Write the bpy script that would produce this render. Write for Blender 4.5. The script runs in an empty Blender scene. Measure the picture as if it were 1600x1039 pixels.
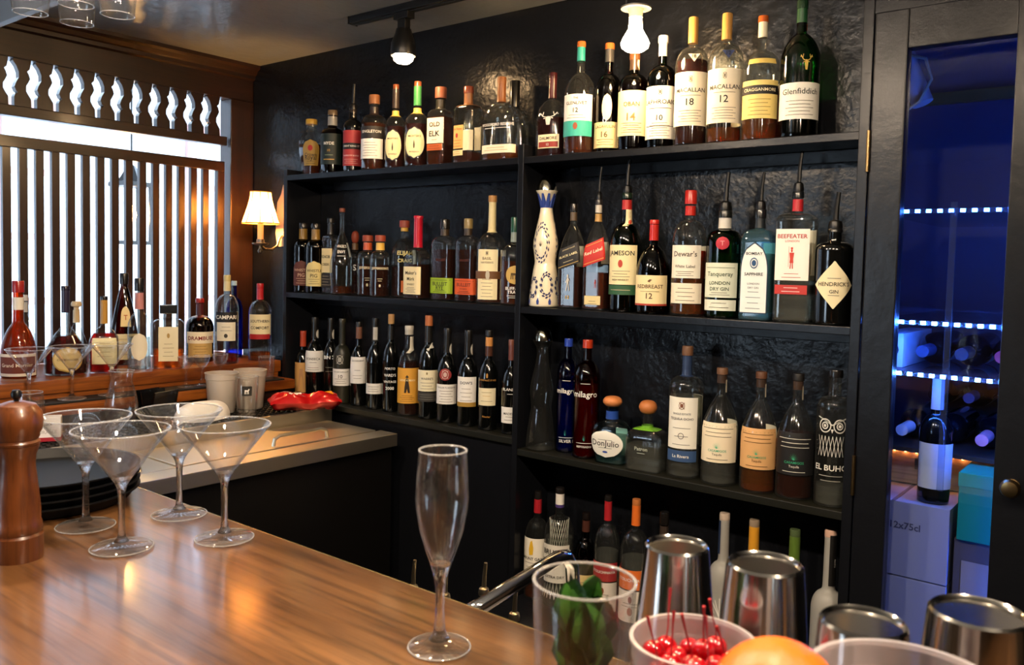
import bpy, bmesh, math, random
from mathutils import Vector, Matrix

# ------------------------------------------------------------------ camera, sky, exposure
S = bpy.context.scene
C = S.collection
ZC = 1.45                                   # eye height above the floor
cam_d = bpy.data.cameras.new('camera')
cam = bpy.data.objects.new('camera', cam_d)
C.objects.link(cam)
S.camera = cam
YAW, PITCH, ROLL, FPX, CYPX = 0.6735263, -0.0543624, 0.0233864, 1323.53, 485.957
_f = Vector((-math.sin(YAW) * math.cos(PITCH), math.cos(YAW) * math.cos(PITCH), math.sin(PITCH)))
_r = Vector((math.cos(YAW), math.sin(YAW), 0))
_u = _r.cross(_f)
_r2 = _r * math.cos(ROLL) + _u * math.sin(ROLL)
_u2 = _u * math.cos(ROLL) - _r * math.sin(ROLL)
cam.matrix_world = Matrix(((_r2.x, _u2.x, -_f.x, 0), (_r2.y, _u2.y, -_f.y, 0), (_r2.z, _u2.z, -_f.z, ZC), (0, 0, 0, 1)))
cam_d.sensor_width = 36
cam_d.lens = FPX / 1600 * 36
cam_d.shift_y = (CYPX - 519.5) / 1600
cam_d.clip_start = 0.02
cam_d.dof.use_dof = True
cam_d.dof.focus_distance = 2.0
cam_d.dof.aperture_fstop = 11

W = bpy.data.worlds.new('sky')
S.world = W
W.use_nodes = True
wn = W.node_tree.nodes
wn['Background'].inputs['Color'].default_value = (0.66, 0.83, 1.0, 1)
wn['Background'].inputs['Strength'].default_value = 5.0
S.view_settings.view_transform = 'Standard'
S.view_settings.look = 'None'
S.view_settings.gamma = 1
S.view_settings.use_curve_mapping = False
S.view_settings.exposure = 1.0
S.cycles.caustics_refractive = False
S.cycles.caustics_reflective = False
S.cycles.transparent_max_bounces = 24
S.cycles.max_bounces = 14
S.cycles.transmission_bounces = 12
S.cycles.sample_clamp_indirect = 6
random.seed(7)

# ------------------------------------------------------------------ materials
def lin(hexs):
    h = hexs.lstrip('#')
    out = []
    for i in (0, 2, 4):
        c = int(h[i:i + 2], 16) / 255
        out.append(c / 12.92 if c <= 0.04045 else ((c + 0.055) / 1.055) ** 2.4)
    return (*out, 1.0)

_M = {}
def pmat(name, col, rough=0.5, metal=0.0, coat=0.0, spec=0.5, trans=0.0, ior=1.45, emis=None, estr=0.0, bump=None, sss=0.0):
    if name in _M:
        return _M[name]
    m = bpy.data.materials.new(name)
    m.use_nodes = True
    b = m.node_tree.nodes['Principled BSDF']
    b.inputs['Base Color'].default_value = lin(col) if isinstance(col, str) else col
    b.inputs['Roughness'].default_value = rough
    b.inputs['Metallic'].default_value = metal
    b.inputs['Coat Weight'].default_value = coat
    b.inputs['Specular IOR Level'].default_value = spec
    b.inputs['Transmission Weight'].default_value = trans
    b.inputs['IOR'].default_value = ior
    if sss:
        b.inputs['Subsurface Weight'].default_value = sss
        b.inputs['Subsurface Scale'].default_value = 0.01
    if emis:
        b.inputs['Emission Color'].default_value = lin(emis)
        b.inputs['Emission Strength'].default_value = estr
    if bump:
        sc, st, dist = bump
        nt = m.node_tree
        tc = nt.nodes.new('ShaderNodeTexCoord')
        no = nt.nodes.new('ShaderNodeTexNoise')
        no.inputs['Scale'].default_value = sc
        no.inputs['Detail'].default_value = 4
        bp = nt.nodes.new('ShaderNodeBump')
        bp.inputs['Strength'].default_value = st
        bp.inputs['Distance'].default_value = dist
        nt.links.new(tc.outputs['Object'], no.inputs['Vector'])
        nt.links.new(no.outputs['Fac'], bp.inputs['Height'])
        nt.links.new(bp.outputs['Normal'], b.inputs['Normal'])
    _M[name] = m
    return m

def flat(col, rough=0.55):
    return pmat('paint_%s_%d' % (col.lstrip('#'), int(rough * 100)), col, rough)

def gloss(col, rough=0.25):
    return pmat('gloss_%s' % col.lstrip('#'), col, rough, coat=0.3)

def thin_glass(name, tint, edge=0.45, body=0.0, rough=0.07, refr=0.0, ior=1.6, rim=0.0):
    """Bottle glass: tinted see-through wall with Fresnel reflection, thicker looking at its edges; rim paints a bright edge."""
    if name in _M:
        return _M[name]
    m = bpy.data.materials.new(name)
    m.use_nodes = True
    nt = m.node_tree
    for n in list(nt.nodes):
        if n.type != 'OUTPUT_MATERIAL':
            nt.nodes.remove(n)
    out = nt.nodes['Material Output']
    tr = nt.nodes.new('ShaderNodeBsdfTransparent')
    gl = nt.nodes.new('ShaderNodeBsdfGlossy')
    gl.inputs['Roughness'].default_value = rough
    fr = nt.nodes.new('ShaderNodeFresnel')
    ge = nt.nodes.new('ShaderNodeNewGeometry')
    mi = nt.nodes.new('ShaderNodeMix')
    mi.inputs[2].default_value = ior
    mi.inputs[3].default_value = 1 / ior      # the wall reflects alike from both its faces
    nt.links.new(ge.outputs['Backfacing'], mi.inputs[0])
    nt.links.new(mi.outputs[0], fr.inputs['IOR'])
    lw = nt.nodes.new('ShaderNodeLayerWeight')
    lw.inputs['Blend'].default_value = 0.35
    mc = nt.nodes.new('ShaderNodeMix')
    mc.data_type = 'RGBA'
    c = lin(tint)
    mc.inputs[6].default_value = c
    mc.inputs[7].default_value = tuple(x * edge for x in c[:3]) + (1,)
    nt.links.new(lw.outputs['Facing'], mc.inputs[0])
    nt.links.new(mc.outputs[2], tr.inputs['Color'])
    mx = nt.nodes.new('ShaderNodeMixShader')
    nt.links.new(fr.outputs['Fac'], mx.inputs[0])
    last = tr
    if body > 0:
        df = nt.nodes.new('ShaderNodeBsdfDiffuse')
        df.inputs['Color'].default_value = c
        m2 = nt.nodes.new('ShaderNodeMixShader')
        m2.inputs[0].default_value = body
        if rim > 0:  # diffuse tint painted toward the silhouette, as if edges gathered light
            pw = nt.nodes.new('ShaderNodeMath')
            pw.operation = 'POWER'
            pw.inputs[1].default_value = 4
            ma = nt.nodes.new('ShaderNodeMath')
            ma.operation = 'MULTIPLY_ADD'
            ma.inputs[1].default_value = rim
            ma.inputs[2].default_value = body
            nt.links.new(lw.outputs['Facing'], pw.inputs[0])
            nt.links.new(pw.outputs[0], ma.inputs[0])
            nt.links.new(ma.outputs[0], m2.inputs[0])
        nt.links.new(tr.outputs[0], m2.inputs[1])
        nt.links.new(df.outputs[0], m2.inputs[2])
        last = m2
    if refr > 0:
        rf = nt.nodes.new('ShaderNodeBsdfRefraction')
        rf.inputs['IOR'].default_value = ior
        rf.inputs['Roughness'].default_value = 0
        nt.links.new(mc.outputs[2], rf.inputs['Color'])
        m3 = nt.nodes.new('ShaderNodeMixShader')
        m3.inputs[0].default_value = refr
        nt.links.new(last.outputs[0], m3.inputs[1])
        nt.links.new(rf.outputs[0], m3.inputs[2])
        last = m3
    nt.links.new(last.outputs[0], mx.inputs[1])
    nt.links.new(gl.outputs[0], mx.inputs[2])
    nt.links.new(mx.outputs[0], out.inputs['Surface'])
    _M[name] = m
    return m

def wood(name, c1, c2, scale=(1.2, 14, 14), rough=0.3, coat=0.3, axis='X', bump=0.15, dark=None):
    """Grained wood: stretched noise along the board, fine pores, a little lacquer."""
    m = bpy.data.materials.new(name)
    m.use_nodes = True
    nt = m.node_tree
    b = nt.nodes['Principled BSDF']
    tc = nt.nodes.new('ShaderNodeTexCoord')
    mp = nt.nodes.new('ShaderNodeMapping')
    mp.inputs['Scale'].default_value = {'X': scale, 'Y': (scale[1], scale[0], scale[2]), 'Z': (scale[1], scale[2], scale[0])}[axis]
    nt.links.new(tc.outputs['Object'], mp.inputs['Vector'])
    n1 = nt.nodes.new('ShaderNodeTexNoise')
    n1.inputs['Scale'].default_value = 2.2
    n1.inputs['Detail'].default_value = 8
    n1.inputs['Roughness'].default_value = 0.62
    n1.inputs['Distortion'].default_value = 0.6
    nt.links.new(mp.outputs[0], n1.inputs['Vector'])
    r = nt.nodes.new('ShaderNodeValToRGB')
    r.color_ramp.elements[0].position = 0.32
    r.color_ramp.elements[0].color = lin(c1)
    r.color_ramp.elements[1].position = 0.68
    r.color_ramp.elements[1].color = lin(c2)
    nt.links.new(n1.outputs['Fac'], r.inputs['Fac'])
    mp2 = nt.nodes.new('ShaderNodeMapping')
    s2 = (scale[0] * 3, scale[1] * 7, scale[2] * 7)
    mp2.inputs['Scale'].default_value = {'X': s2, 'Y': (s2[1], s2[0], s2[2]), 'Z': (s2[1], s2[2], s2[0])}[axis]
    nt.links.new(tc.outputs['Object'], mp2.inputs['Vector'])
    n2 = nt.nodes.new('ShaderNodeTexNoise')
    n2.inputs['Scale'].default_value = 2.0
    n2.inputs['Detail'].default_value = 4
    nt.links.new(mp2.outputs[0], n2.inputs['Vector'])
    r2 = nt.nodes.new('ShaderNodeValToRGB')
    r2.color_ramp.elements[0].position = 0.36
    r2.color_ramp.elements[0].color = lin(dark) if dark else (0.35, 0.3, 0.25, 1)
    r2.color_ramp.elements[1].position = 0.5
    r2.color_ramp.elements[1].color = (1, 1, 1, 1)
    nt.links.new(n2.outputs['Fac'], r2.inputs['Fac'])
    mu = nt.nodes.new('ShaderNodeMix')
    mu.data_type = 'RGBA'
    mu.blend_type = 'MULTIPLY'
    mu.inputs[0].default_value = 0.5
    nt.links.new(r.outputs[0], mu.inputs[6])
    nt.links.new(r2.outputs[0], mu.inputs[7])
    nt.links.new(mu.outputs[2], b.inputs['Base Color'])
    b.inputs['Roughness'].default_value = rough
    b.inputs['Coat Weight'].default_value = coat
    b.inputs['Coat Roughness'].default_value = 0.15
    bp = nt.nodes.new('ShaderNodeBump')
    bp.inputs['Strength'].default_value = bump
    bp.inputs['Distance'].default_value = 0.002
    nt.links.new(n2.outputs['Fac'], bp.inputs['Height'])
    nt.links.new(bp.outputs['Normal'], b.inputs['Normal'])
    return m

def black_paint(name, col, rough, sc, st, dist, spec=0.35):
    """Thick glossy black paint over rough plaster or board."""
    m = pmat(name, col, rough, coat=0.0, spec=spec)
    nt = m.node_tree
    b = nt.nodes['Principled BSDF']
    tc = nt.nodes.new('ShaderNodeTexCoord')
    n1 = nt.nodes.new('ShaderNodeTexNoise')
    n1.inputs['Scale'].default_value = sc
    n1.inputs['Detail'].default_value = 6
    n2 = nt.nodes.new('ShaderNodeTexNoise')
    n2.inputs['Scale'].default_value = sc * 7
    n2.inputs['Detail'].default_value = 3
    ad = nt.nodes.new('ShaderNodeMath')
    ad.operation = 'MULTIPLY_ADD'
    ad.inputs[1].default_value = 0.18
    nt.links.new(tc.outputs['Object'], n1.inputs['Vector'])
    nt.links.new(tc.outputs['Object'], n2.inputs['Vector'])
    nt.links.new(n2.outputs['Fac'], ad.inputs[0])
    nt.links.new(n1.outputs['Fac'], ad.inputs[2])
    bp = nt.nodes.new('ShaderNodeBump')
    bp.inputs['Strength'].default_value = st
    bp.inputs['Distance'].default_value = dist
    nt.links.new(ad.outputs[0], bp.inputs['Height'])
    nt.links.new(bp.outputs['Normal'], b.inputs['Normal'])
    return m

M_WALL = black_paint('black_wall_paint', (0.0050, 0.0058, 0.0080, 1), 0.27, 10, 0.34, 0.018, 0.28)
M_BOARD = black_paint('black_board_paint', (0.0055, 0.0062, 0.0085, 1), 0.30, 18, 0.3, 0.004, 0.3)
M_CEIL = black_paint('grey_ceiling_paint', (0.21, 0.235, 0.245, 1), 0.28, 3, 0.5, 0.02, 0.6)
M_BAR = wood('bar_wood', '#452a14', '#7a5430', (0.9, 7, 7), 0.32, 0.9, 'X', 0.3, '#3a2412')
M_LEDGE = wood('ledge_wood', '#6b3210', '#a8601f', (1, 12, 12), 0.35, 0.3, 'Y', 0.1)
M_DARKWOOD = wood('dark_screen_wood', '#1d0d06', '#2e160b', (1, 12, 12), 0.38, 0.2, 'Z', 0.1)
M_DARKWOODY = wood('dark_beam_wood', '#1d0d06', '#30170b', (1, 12, 12), 0.38, 0.2, 'Y', 0.1)
M_MILL = wood('mill_wood', '#4a260f', '#6e3b18', (1.2, 16, 16), 0.35, 0.35, 'Z', 0.05)
M_STEEL = pmat('brushed_steel', '#dcd4c2', 0.36, 1.0, bump=(120, 0.05, 0.001))
M_CHROME = pmat('chrome', '#d8d8dc', 0.06, 1.0)
M_TIN = pmat('tin_steel', '#d2cfc8', 0.12, 1.0)
M_GLASS = thin_glass('drinking_glass', '#ffffff', 1.0, 0.004, 0.015, 0.05, 1.6, 0.22)
M_RIM_GLINT = thin_glass('rim_painted_glint', '#ffffff', 1.0, 0.22, 0.02, 0.3, 1.6, 0.3)  # pale diffuse share imitates the rim catching light
M_GLASS_SOLID = thin_glass('solid_stem_glass', '#ffffff', 1.0, 0.01, 0.01, 0.65, 1.5, 0.25)
M_RUBBER = pmat('black_rubber', '#0b0b0b', 0.6)
M_BLACKMET = pmat('black_metal', '#0c0c0d', 0.35)
M_BRASS = pmat('worn_brass', '#8d7650', 0.3, 1.0)
M_WHITEP = pmat('white_paint', '#e8e8e6', 0.6)
GL = {
    'clear': thin_glass('clear_bottle_glass', '#f4f7f4', 0.6, 0.006, 0.06, 0.0, 1.6, 0.12),
    'green': thin_glass('green_bottle_glass', '#2f8f45', 0.25),
    'dkgreen': thin_glass('dark_green_bottle_glass', '#12481f', 0.2),
    'brown': thin_glass('brown_bottle_glass', '#6b3414', 0.3),
    'blue': thin_glass('blue_bottle_glass', '#3a62e0', 0.35),
    'cyan': thin_glass('pale_blue_bottle_glass', '#8fd0ea', 0.4, 0.06),
    'teal': thin_glass('teal_bottle_glass', '#bfe9ee', 0.4),
    'rosso': thin_glass('red_bottle_glass', '#c04326', 0.3),
    'orange': thin_glass('orange_bottle_glass', '#d0602a', 0.35, 0.12),
    'black': pmat('black_bottle_glass', '#060707', 0.13, coat=0.5),
    'olive': pmat('olive_bottle_glass', '#25251c', 0.38),
    'frost': pmat('frosted_bottle_glass', '#b9b8b2', 0.45, trans=0.35),
}
def liquid(name, col, body=0.10, refr=0.25):
    return thin_glass('liquid_' + name, col, 0.5, body, 0.0, refr, 1.2)  # body paints in a glow, in place of light scattered inside
LQ = {
    'whisky': liquid('whisky', '#c4601c'), 'dark': liquid('dark', '#8a3410'), 'amber': liquid('amber', '#ef8a28'),
    'red': liquid('red', '#d02012'), 'clear': liquid('clear', '#f6f7f2', 0.06), 'gold': liquid('gold', '#f0cc84'), 'ruby': liquid('ruby', '#8a1a14'),
}

# ------------------------------------------------------------------ mesh helpers
class MB:
    def __init__(s):
        s.v, s.f = [], []
    def add(s, vs, fs):
        o = len(s.v)
        s.v += [tuple(p) for p in vs]
        s.f += [tuple(i + o for i in f) for f in fs]
        return s
    def box(s, x0, x1, y0, y1, z0, z1):
        return s.add([(x0, y0, z0), (x1, y0, z0), (x1, y1, z0), (x0, y1, z0), (x0, y0, z1), (x1, y0, z1), (x1, y1, z1), (x0, y1, z1)],
                     [(0, 3, 2, 1), (4, 5, 6, 7), (0, 1, 5, 4), (1, 2, 6, 5), (2, 3, 7, 6), (3, 0, 4, 7)])
    def lathe(s, pts, seg=32, ox=0, oy=0):
        """Turn (radius, z) points about the vertical axis; radius 0 closes the end."""
        rings = []
        vs, fs = [], []
        for r, z in pts:
            if r <= 1e-6:
                rings.append([len(vs)])
                vs.append((ox, oy, z))
            else:
                rings.append(list(range(len(vs), len(vs) + seg)))
                vs += [(ox + r * math.cos(2 * math.pi * i / seg), oy + r * math.sin(2 * math.pi * i / seg), z) for i in range(seg)]
        for a, b in zip(rings, rings[1:]):
            if len(a) == 1 and len(b) == 1:
                continue
            for i in range(seg):
                j = (i + 1) % seg
                if len(a) == 1:
                    fs.append((a[0], b[j], b[i]))
                elif len(b) == 1:
                    fs.append((a[i], a[j], b[0]))
                else:
                    fs.append((a[i], a[j], b[j], b[i]))
        return s.add(vs, fs)
    def tube(s, pts, rad, seg=10, caps=True):
        pts = [Vector(p) for p in pts]
        vs, fs = [], []
        up = Vector((0, 0, 1))
        prev = None
        for i, p in enumerate(pts):
            t = (pts[min(i + 1, len(pts) - 1)] - pts[max(i - 1, 0)]).normalized()
            if prev is None:
                n = t.cross(up)
                if n.length < 1e-3:
                    n = t.cross(Vector((1, 0, 0)))
            else:
                n = prev - t * prev.dot(t)
            n.normalize()
            prev = n
            b = t.cross(n)
            rr = rad[i] if isinstance(rad, (list, tuple)) else rad
            vs += [tuple(p + n * rr * math.cos(2 * math.pi * k / seg) + b * rr * math.sin(2 * math.pi * k / seg)) for k in range(seg)]
        for i in range(len(pts) - 1):
            for k in range(seg):
                k2 = (k + 1) % seg
                fs.append((i * seg + k, i * seg + k2, (i + 1) * seg + k2, (i + 1) * seg + k))
        if caps:
            fs.append(tuple(reversed(range(seg))))
            fs.append(tuple(range((len(pts) - 1) * seg, len(pts) * seg)))
        return s.add(vs, fs)
    def prism(s, poly, plane, d0, d1):
        """Extrude a polygon; plane 'x' means poly is (y, z) and runs from x=d0 to d1, and so on."""
        n = len(poly)
        mk = {'x': lambda a, b, d: (d, a, b), 'y': lambda a, b, d: (a, d, b), 'z': lambda a, b, d: (a, b, d)}[plane]
        vs = [mk(a, b, d0) for a, b in poly] + [mk(a, b, d1) for a, b in poly]
        fs = [tuple(range(n)), tuple(reversed(range(n, 2 * n)))] + [(i, (i + 1) % n + 0, (i + 1) % n + n, i + n) for i in range(n)]
        return s.add(vs, fs)
    def build(s, name, mat, parent=None, smooth=False, bevel=0.0, angle=40):
        me = bpy.data.meshes.new(name)
        me.from_pydata(s.v, [], s.f)
        bm = bmesh.new()
        bm.from_mesh(me)
        if bevel:
            bmesh.ops.bevel(bm, geom=list(bm.edges), offset=bevel, segments=2, profile=0.6, affect='EDGES')
        bmesh.ops.recalc_face_normals(bm, faces=bm.faces)
        bm.to_mesh(me)
        bm.free()
        me.materials.append(mat)
        if smooth:
            for p in me.polygons:
                p.use_smooth = True
            me.set_sharp_from_angle(angle=math.radians(angle))
        o = bpy.data.objects.new(name, me)
        C.objects.link(o)
        if parent:
            o.parent = parent
        return o

def thing(name, label, cat, loc=(0, 0, 0), rotz=0, group=None):
    o = bpy.data.objects.new(name, None)
    o.empty_display_size = 0.03
    C.objects.link(o)
    o.location = loc
    o.rotation_euler = (0, 0, rotz)
    o['label'] = label
    o['category'] = cat
    if group:
        o['group'] = group
    return o

def tag(o, label, cat, group=None):
    o['label'] = label
    o['category'] = cat
    if group:
        o['group'] = group
    return o

def struct(o, label=None):
    o['kind'] = 'structure'
    if label:
        o['label'] = label
    return o

def empty_struct(name, label=None, loc=(0, 0, 0)):
    o = bpy.data.objects.new(name, None)
    o.empty_display_size = 0.05
    C.objects.link(o)
    o.location = loc
    return struct(o, label)

def copy_part(src, parent, name=None):
    c = src.copy()
    if name:
        c.name = name
    C.objects.link(c)
    c.parent = parent
    return c

def chaikin(pts, it=2):
    for _ in range(it):
        q = [pts[0]]
        for a, b in zip(pts, pts[1:]):
            q.append((a[0] * .75 + b[0] * .25, a[1] * .75 + b[1] * .25))
            q.append((a[0] * .25 + b[0] * .75, a[1] * .25 + b[1] * .75))
        q.append(pts[-1])
        pts = q
    return pts

# lettering: flat outlines of words, made once per word from the built-in font
_TXT = {}
def text_shape(word, bold=0.0):
    key = (word, bold)
    if key in _TXT:
        return _TXT[key]
    cu = bpy.data.curves.new('lettering', 'FONT')
    cu.body = word
    cu.size = 1
    cu.resolution_u = 2
    cu.offset = bold
    ob = bpy.data.objects.new('lettering', cu)
    me = ob.to_mesh()
    vs = [(v.co.x, v.co.y) for v in me.vertices]
    fs = [tuple(p.vertices) for p in me.polygons]
    ob.to_mesh_clear()
    bpy.data.objects.remove(ob)
    bpy.data.curves.remove(cu)
    if not vs:
        vs, fs = [(0, 0), (.5, 0), (.5, .7), (0, .7)], [(0, 1, 2, 3)]
    x0, x1 = min(v[0] for v in vs), max(v[0] for v in vs)
    y0, y1 = min(v[1] for v in vs), max(v[1] for v in vs)
    w = x1 - x0
    hgt = max(y1 - y0, 0.3)
    vs = [((x - (x0 + x1) / 2) / w, (y - (y0 + y1) / 2) / w) for x, y in vs]
    _TXT[key] = (vs, fs, hgt / w)
    return _TXT[key]

# ------------------------------------------------------------------ the room
XW, YB, YF = -2.93, 2.0, 1.85              # window wall, back wall, front edge of the shelves
ZCEIL = 2.205
ZBAR = 1.07
def sbox(name, mat, x0, x1, y0, y1, z0, z1, bevel=0, parent=None, smooth=False):
    return MB().box(x0, x1, y0, y1, z0, z1).build(name, mat, parent, bevel=bevel, smooth=smooth)

struct(sbox('floor', pmat('floor_dark', '#1c1714', 0.5), -3.05, 2.2, -2.6, 2.9, -0.05, 0))
struct(sbox('ceiling', M_CEIL, -3.05, 2.2, -2.6, 2.05, ZCEIL, ZCEIL + 0.06))
struct(sbox('wall_back', M_WALL, -2.99, -0.555, YB, YB + 0.08, 0, ZCEIL))
struct(sbox('wall_right', pmat('warm_wall', '#4a3a2c', 0.6), 2.1, 2.2, -2.6, 2.0, 0, ZCEIL))
wf = empty_struct('wall_front', 'panelled room wall with one street window')
M_WW = pmat('warm_wall', '#4a3a2c', 0.6)
for x0_, x1_, z0_, z1_ in ((-3.05, 2.2, 0, 0.9), (-3.05, 2.2, 2.0, ZCEIL), (-3.05, -2.75, 0.9, 2.0), (-1.85, 2.2, 0.9, 2.0)):
    sbox('wall_panel', M_WW, x0_, x1_, -2.7, -2.6, z0_, z1_, 0, wf)
for x0_, x1_ in ((-2.75, -1.85),):
    sbox('mullion', M_WW, (x0_ + x1_) / 2 - .025, (x0_ + x1_) / 2 + .025, -2.68, -2.62, 0.9, 2.0, 0, wf)
    sbox('transom', M_WW, x0_, x1_, -2.68, -2.62, 1.50, 1.54, 0, wf)
struct(sbox('wall_cellar', M_BOARD, -0.1895, 2.1, YF - 0.002, YF + 0.08, 0, ZCEIL))
struct(sbox('trim_1', M_BOARD, -0.555, -0.185, YF, YF + 0.08, 1.985, ZCEIL))
# window wall: solid below the ledge and beyond the screen
struct(sbox('wall_window', M_DARKWOODY, XW - 0.10, XW, -2.6, YB, 0, 1.06))
struct(sbox('wall_window_rear', pmat('warm_wall', '#4a3a2c', 0.6), XW - 0.10, XW, -2.6, 0.55, 1.06, ZCEIL))

# ---- window screen: beam with cornice, sawn balusters, slats
win = empty_struct('window_1', 'dark wooden window screen of sawn balusters above upright slats')
sbox('head_beam', M_DARKWOODY, XW - 0.07, XW, 0.55, YB, 2.066, ZCEIL, 0.003, win)
cm = MB().prism([(0.0, 2.205), (0.045, 2.205), (0.045, 2.192), (0.03, 2.185), (0.022, 2.172), (0.014, 2.168), (0.014, 2.155), (0, 2.15)], 'y', 0.55, YB)
cm.v = [(XW + a, b, c) for a, b, c in cm.v]
cm.build('cornice', M_DARKWOODY, win)
sbox('corner_post', M_DARKWOOD, XW - 0.07, XW + 0.004, 1.898, YB, 1.09, 2.066, 0.003, win)
sbox('lower_rail', M_DARKWOODY, XW - 0.04, XW, 0.55, 1.885, 1.884, 1.918, 0.003, win)
sbox('slat_head_rail', M_DARKWOODY, XW - 0.025, XW, 0.55, 1.874, 1.785, 1.822, 0.002, win)
sbox('screen_stile', M_DARKWOOD, XW - 0.025, XW, 1.845, 1.874, 1.09, 1.785, 0.002, win)
LE = [(0, -.40), (.05, -.43), (.15, -.27), (.27, -.17), (.39, -.165), (.5, -.29), (.6, -.36), (.68, -.29), (.71, -.2), (.75, -.33), (.8, -.37), (1, -.37)]
RE = [(0, .38), (.12, .34), (.19, .31), (.24, .2), (.3, .27), (.39, .33), (.48, .24), (.55, .155), (.66, .15), (.75, .26), (.82, .36), (1, .38)]
zt, zb, pitch = 2.066, 1.918, 0.0678
poly = [(u * pitch, zt + t * (zb - zt)) for t, u in LE] + [(u * pitch, zt + t * (zb - zt)) for t, u in reversed(RE)]
b0 = MB().prism(poly, 'x', -0.024, 0).build('baluster', M_DARKWOOD, win)
b0.location = (XW - 0.006, 1.8312, 0)
for i in range(1, 19):
    c = copy_part(b0, win)
    c.location = (XW - 0.006, 1.8312 - i * pitch, 0)
s0 = MB().box(-0.018, 0, -0.0125, 0.0125, 1.09, 1.785).build('slat', M_DARKWOOD, win, bevel=0.001)
s0.location = (XW - 0.004, 1.7976, 0)
for i in range(1, 26):
    c = copy_part(s0, win)
    c.location = (XW - 0.004, 1.7976 - i * 0.0496, 0)

# ---- what stands outside the window: pale house front with a sash window, ground, wall lantern
struct(sbox('ground_outside', pmat('paving_pale', '#b9b4ac', 0.8), -9, XW - 0.1, -6, 9, -0.1, -0.02))
house = empty_struct('wall_exterior', 'pale painted house front seen between the slats')
sbox('facade', pmat('facade_white', '#d7dde6', 0.7), -5.6, -5.4, -4, 7, -0.02, 2.55, 0, house)
for y0 in (1.35, 3.15):
    fr = sbox('window_frame', pmat('pink_frame', '#c79e97', 0.6), -5.40, -5.36, y0, y0 + 0.95, 0.75, 2.35, 0.004, house)
    for a in range(3):
        for b in range(4):
            sbox('pane', pmat('pane_bright', '#dbe6f4', 0.05, coat=0.5), -5.36, -5.345, y0 + .06 + a * .29, y0 + .06 + a * .29 + .25, .81 + b * .38, .81 + b * .38 + .34, 0, fr)
sbox('fascia', pmat('facade_white', '#d7dde6', 0.7), -5.5, -4.6, -4, 7, 2.55, 2.75, 0, house)
lan = thing('lantern', 'black wall lantern glowing warm outside, behind the slats', 'lantern', (-3.62, 1.86, 1.50))
sbox('roof_cap', M_BLACKMET, -.07, .07, -.07, .07, .25, .27, 0.004, lan)
MB().lathe([(0, .35), (.02, .34), (.05, .29), (.066, .27)], 4).build('hood', M_BLACKMET, lan)
sbox('base_plate', M_BLACKMET, -.06, .06, -.06, .06, 0, .016, 0.003, lan)
for sx in (-1, 1):
    for sy in (-1, 1):
        sbox('post', M_BLACKMET, sx * .055 - .005, sx * .055 + .005, sy * .055 - .005, sy * .055 + .005, .016, .25, 0, lan)
MB().lathe([(0, .10), (.014, .105), (.02, .13), (.012, .165), (0, .175)], 16).build('bulb', pmat('lantern_bulb', '#ffdca0', 0.4, emis='#ffc070', estr=160), lan, smooth=True)
MB().lathe([(0, .016), (.012, .016), (.012, .10), (0, .10)], 10).build('candle_tube', M_WHITEP, lan)
MB().tube([(0, 0, .34), (0, 0, 1.05)], .004, 8).build('hanging_rod', M_BLACKMET, lan)
sbox('ceiling_rose', M_BLACKMET, -.05, .05, -.05, .05, 1.05, 1.07, .003, lan)
sbox('porch_soffit', pmat('facade_white', '#d7dde6', 0.7), -.3, .56, -1.2, 1.2, 1.07, 1.12, 0, house).location = (-3.62, 1.86, 1.50)

# ---- back shelves: posts and boards
M_SH = M_BOARD
shelf = thing('bottle_shelf', 'tall black painted wooden shelving fixed along the rear wall', 'shelf', (0, 0, 0))
def sh(name, x0, x1, y0, y1, z0, z1, m=M_SH, bev=0.0015):
    return sbox(name, m, x0, x1, y0, y1, z0, z1, bev, shelf)
sh('upright', -2.524, -2.505, YF, YB, 0, 1.768)
sh('upright', -1.4655, -1.4465, YF - 0.002, YB, 0, 1.782)
sh('upright', -0.557, -0.536, YF - 0.004, YB, 0, ZCEIL)
for xa, xb in ((-2.505, -1.4655), (-1.4465, -0.557)):
    sh('top_board', xa, xb, YF, YB, 1.729, 1.747)
    sh('cleat', xa + 0.10, xb, YB - 0.022, YB, 1.700, 1.729)
    sh('middle_board', xa, xb, YF, YB, 1.317, 1.335)
    sh('cleat', xa, xb, YB - 0.022, YB, 1.290, 1.317)
M_SHG = pmat('dusty_shelf', '#12130c', 0.45)
sh('port_board', -2.505, -1.4655, YF, YB, 0.945, 0.963, M_SHG)
sh('lower_board', -1.4465, -0.557, YF, YB, 0.918, 0.936, M_SHG)
sh('bottom_board', -1.4465, -0.557, 1.50, YB, 0.485, 0.51, M_SH)
sh('port_front_panel', -2.505, -1.4655, YF + 0.012, YF + 0.03, 0, 0.945)
sh('plinth', -1.4465, -0.557, 1.50, 1.52, 0, 0.485)
sh('speed_rail_front', -1.62, -0.75, 1.288, 1.298, 0.44, 0.58, pmat('rail_steel', '#2a2a2a', 0.3, 0.9))
sh('speed_rail_floor', -1.62, -0.75, 1.298, 1.50, 0.455, 0.47, pmat('rail_steel', '#2a2a2a', 0.3, 0.9))

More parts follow.
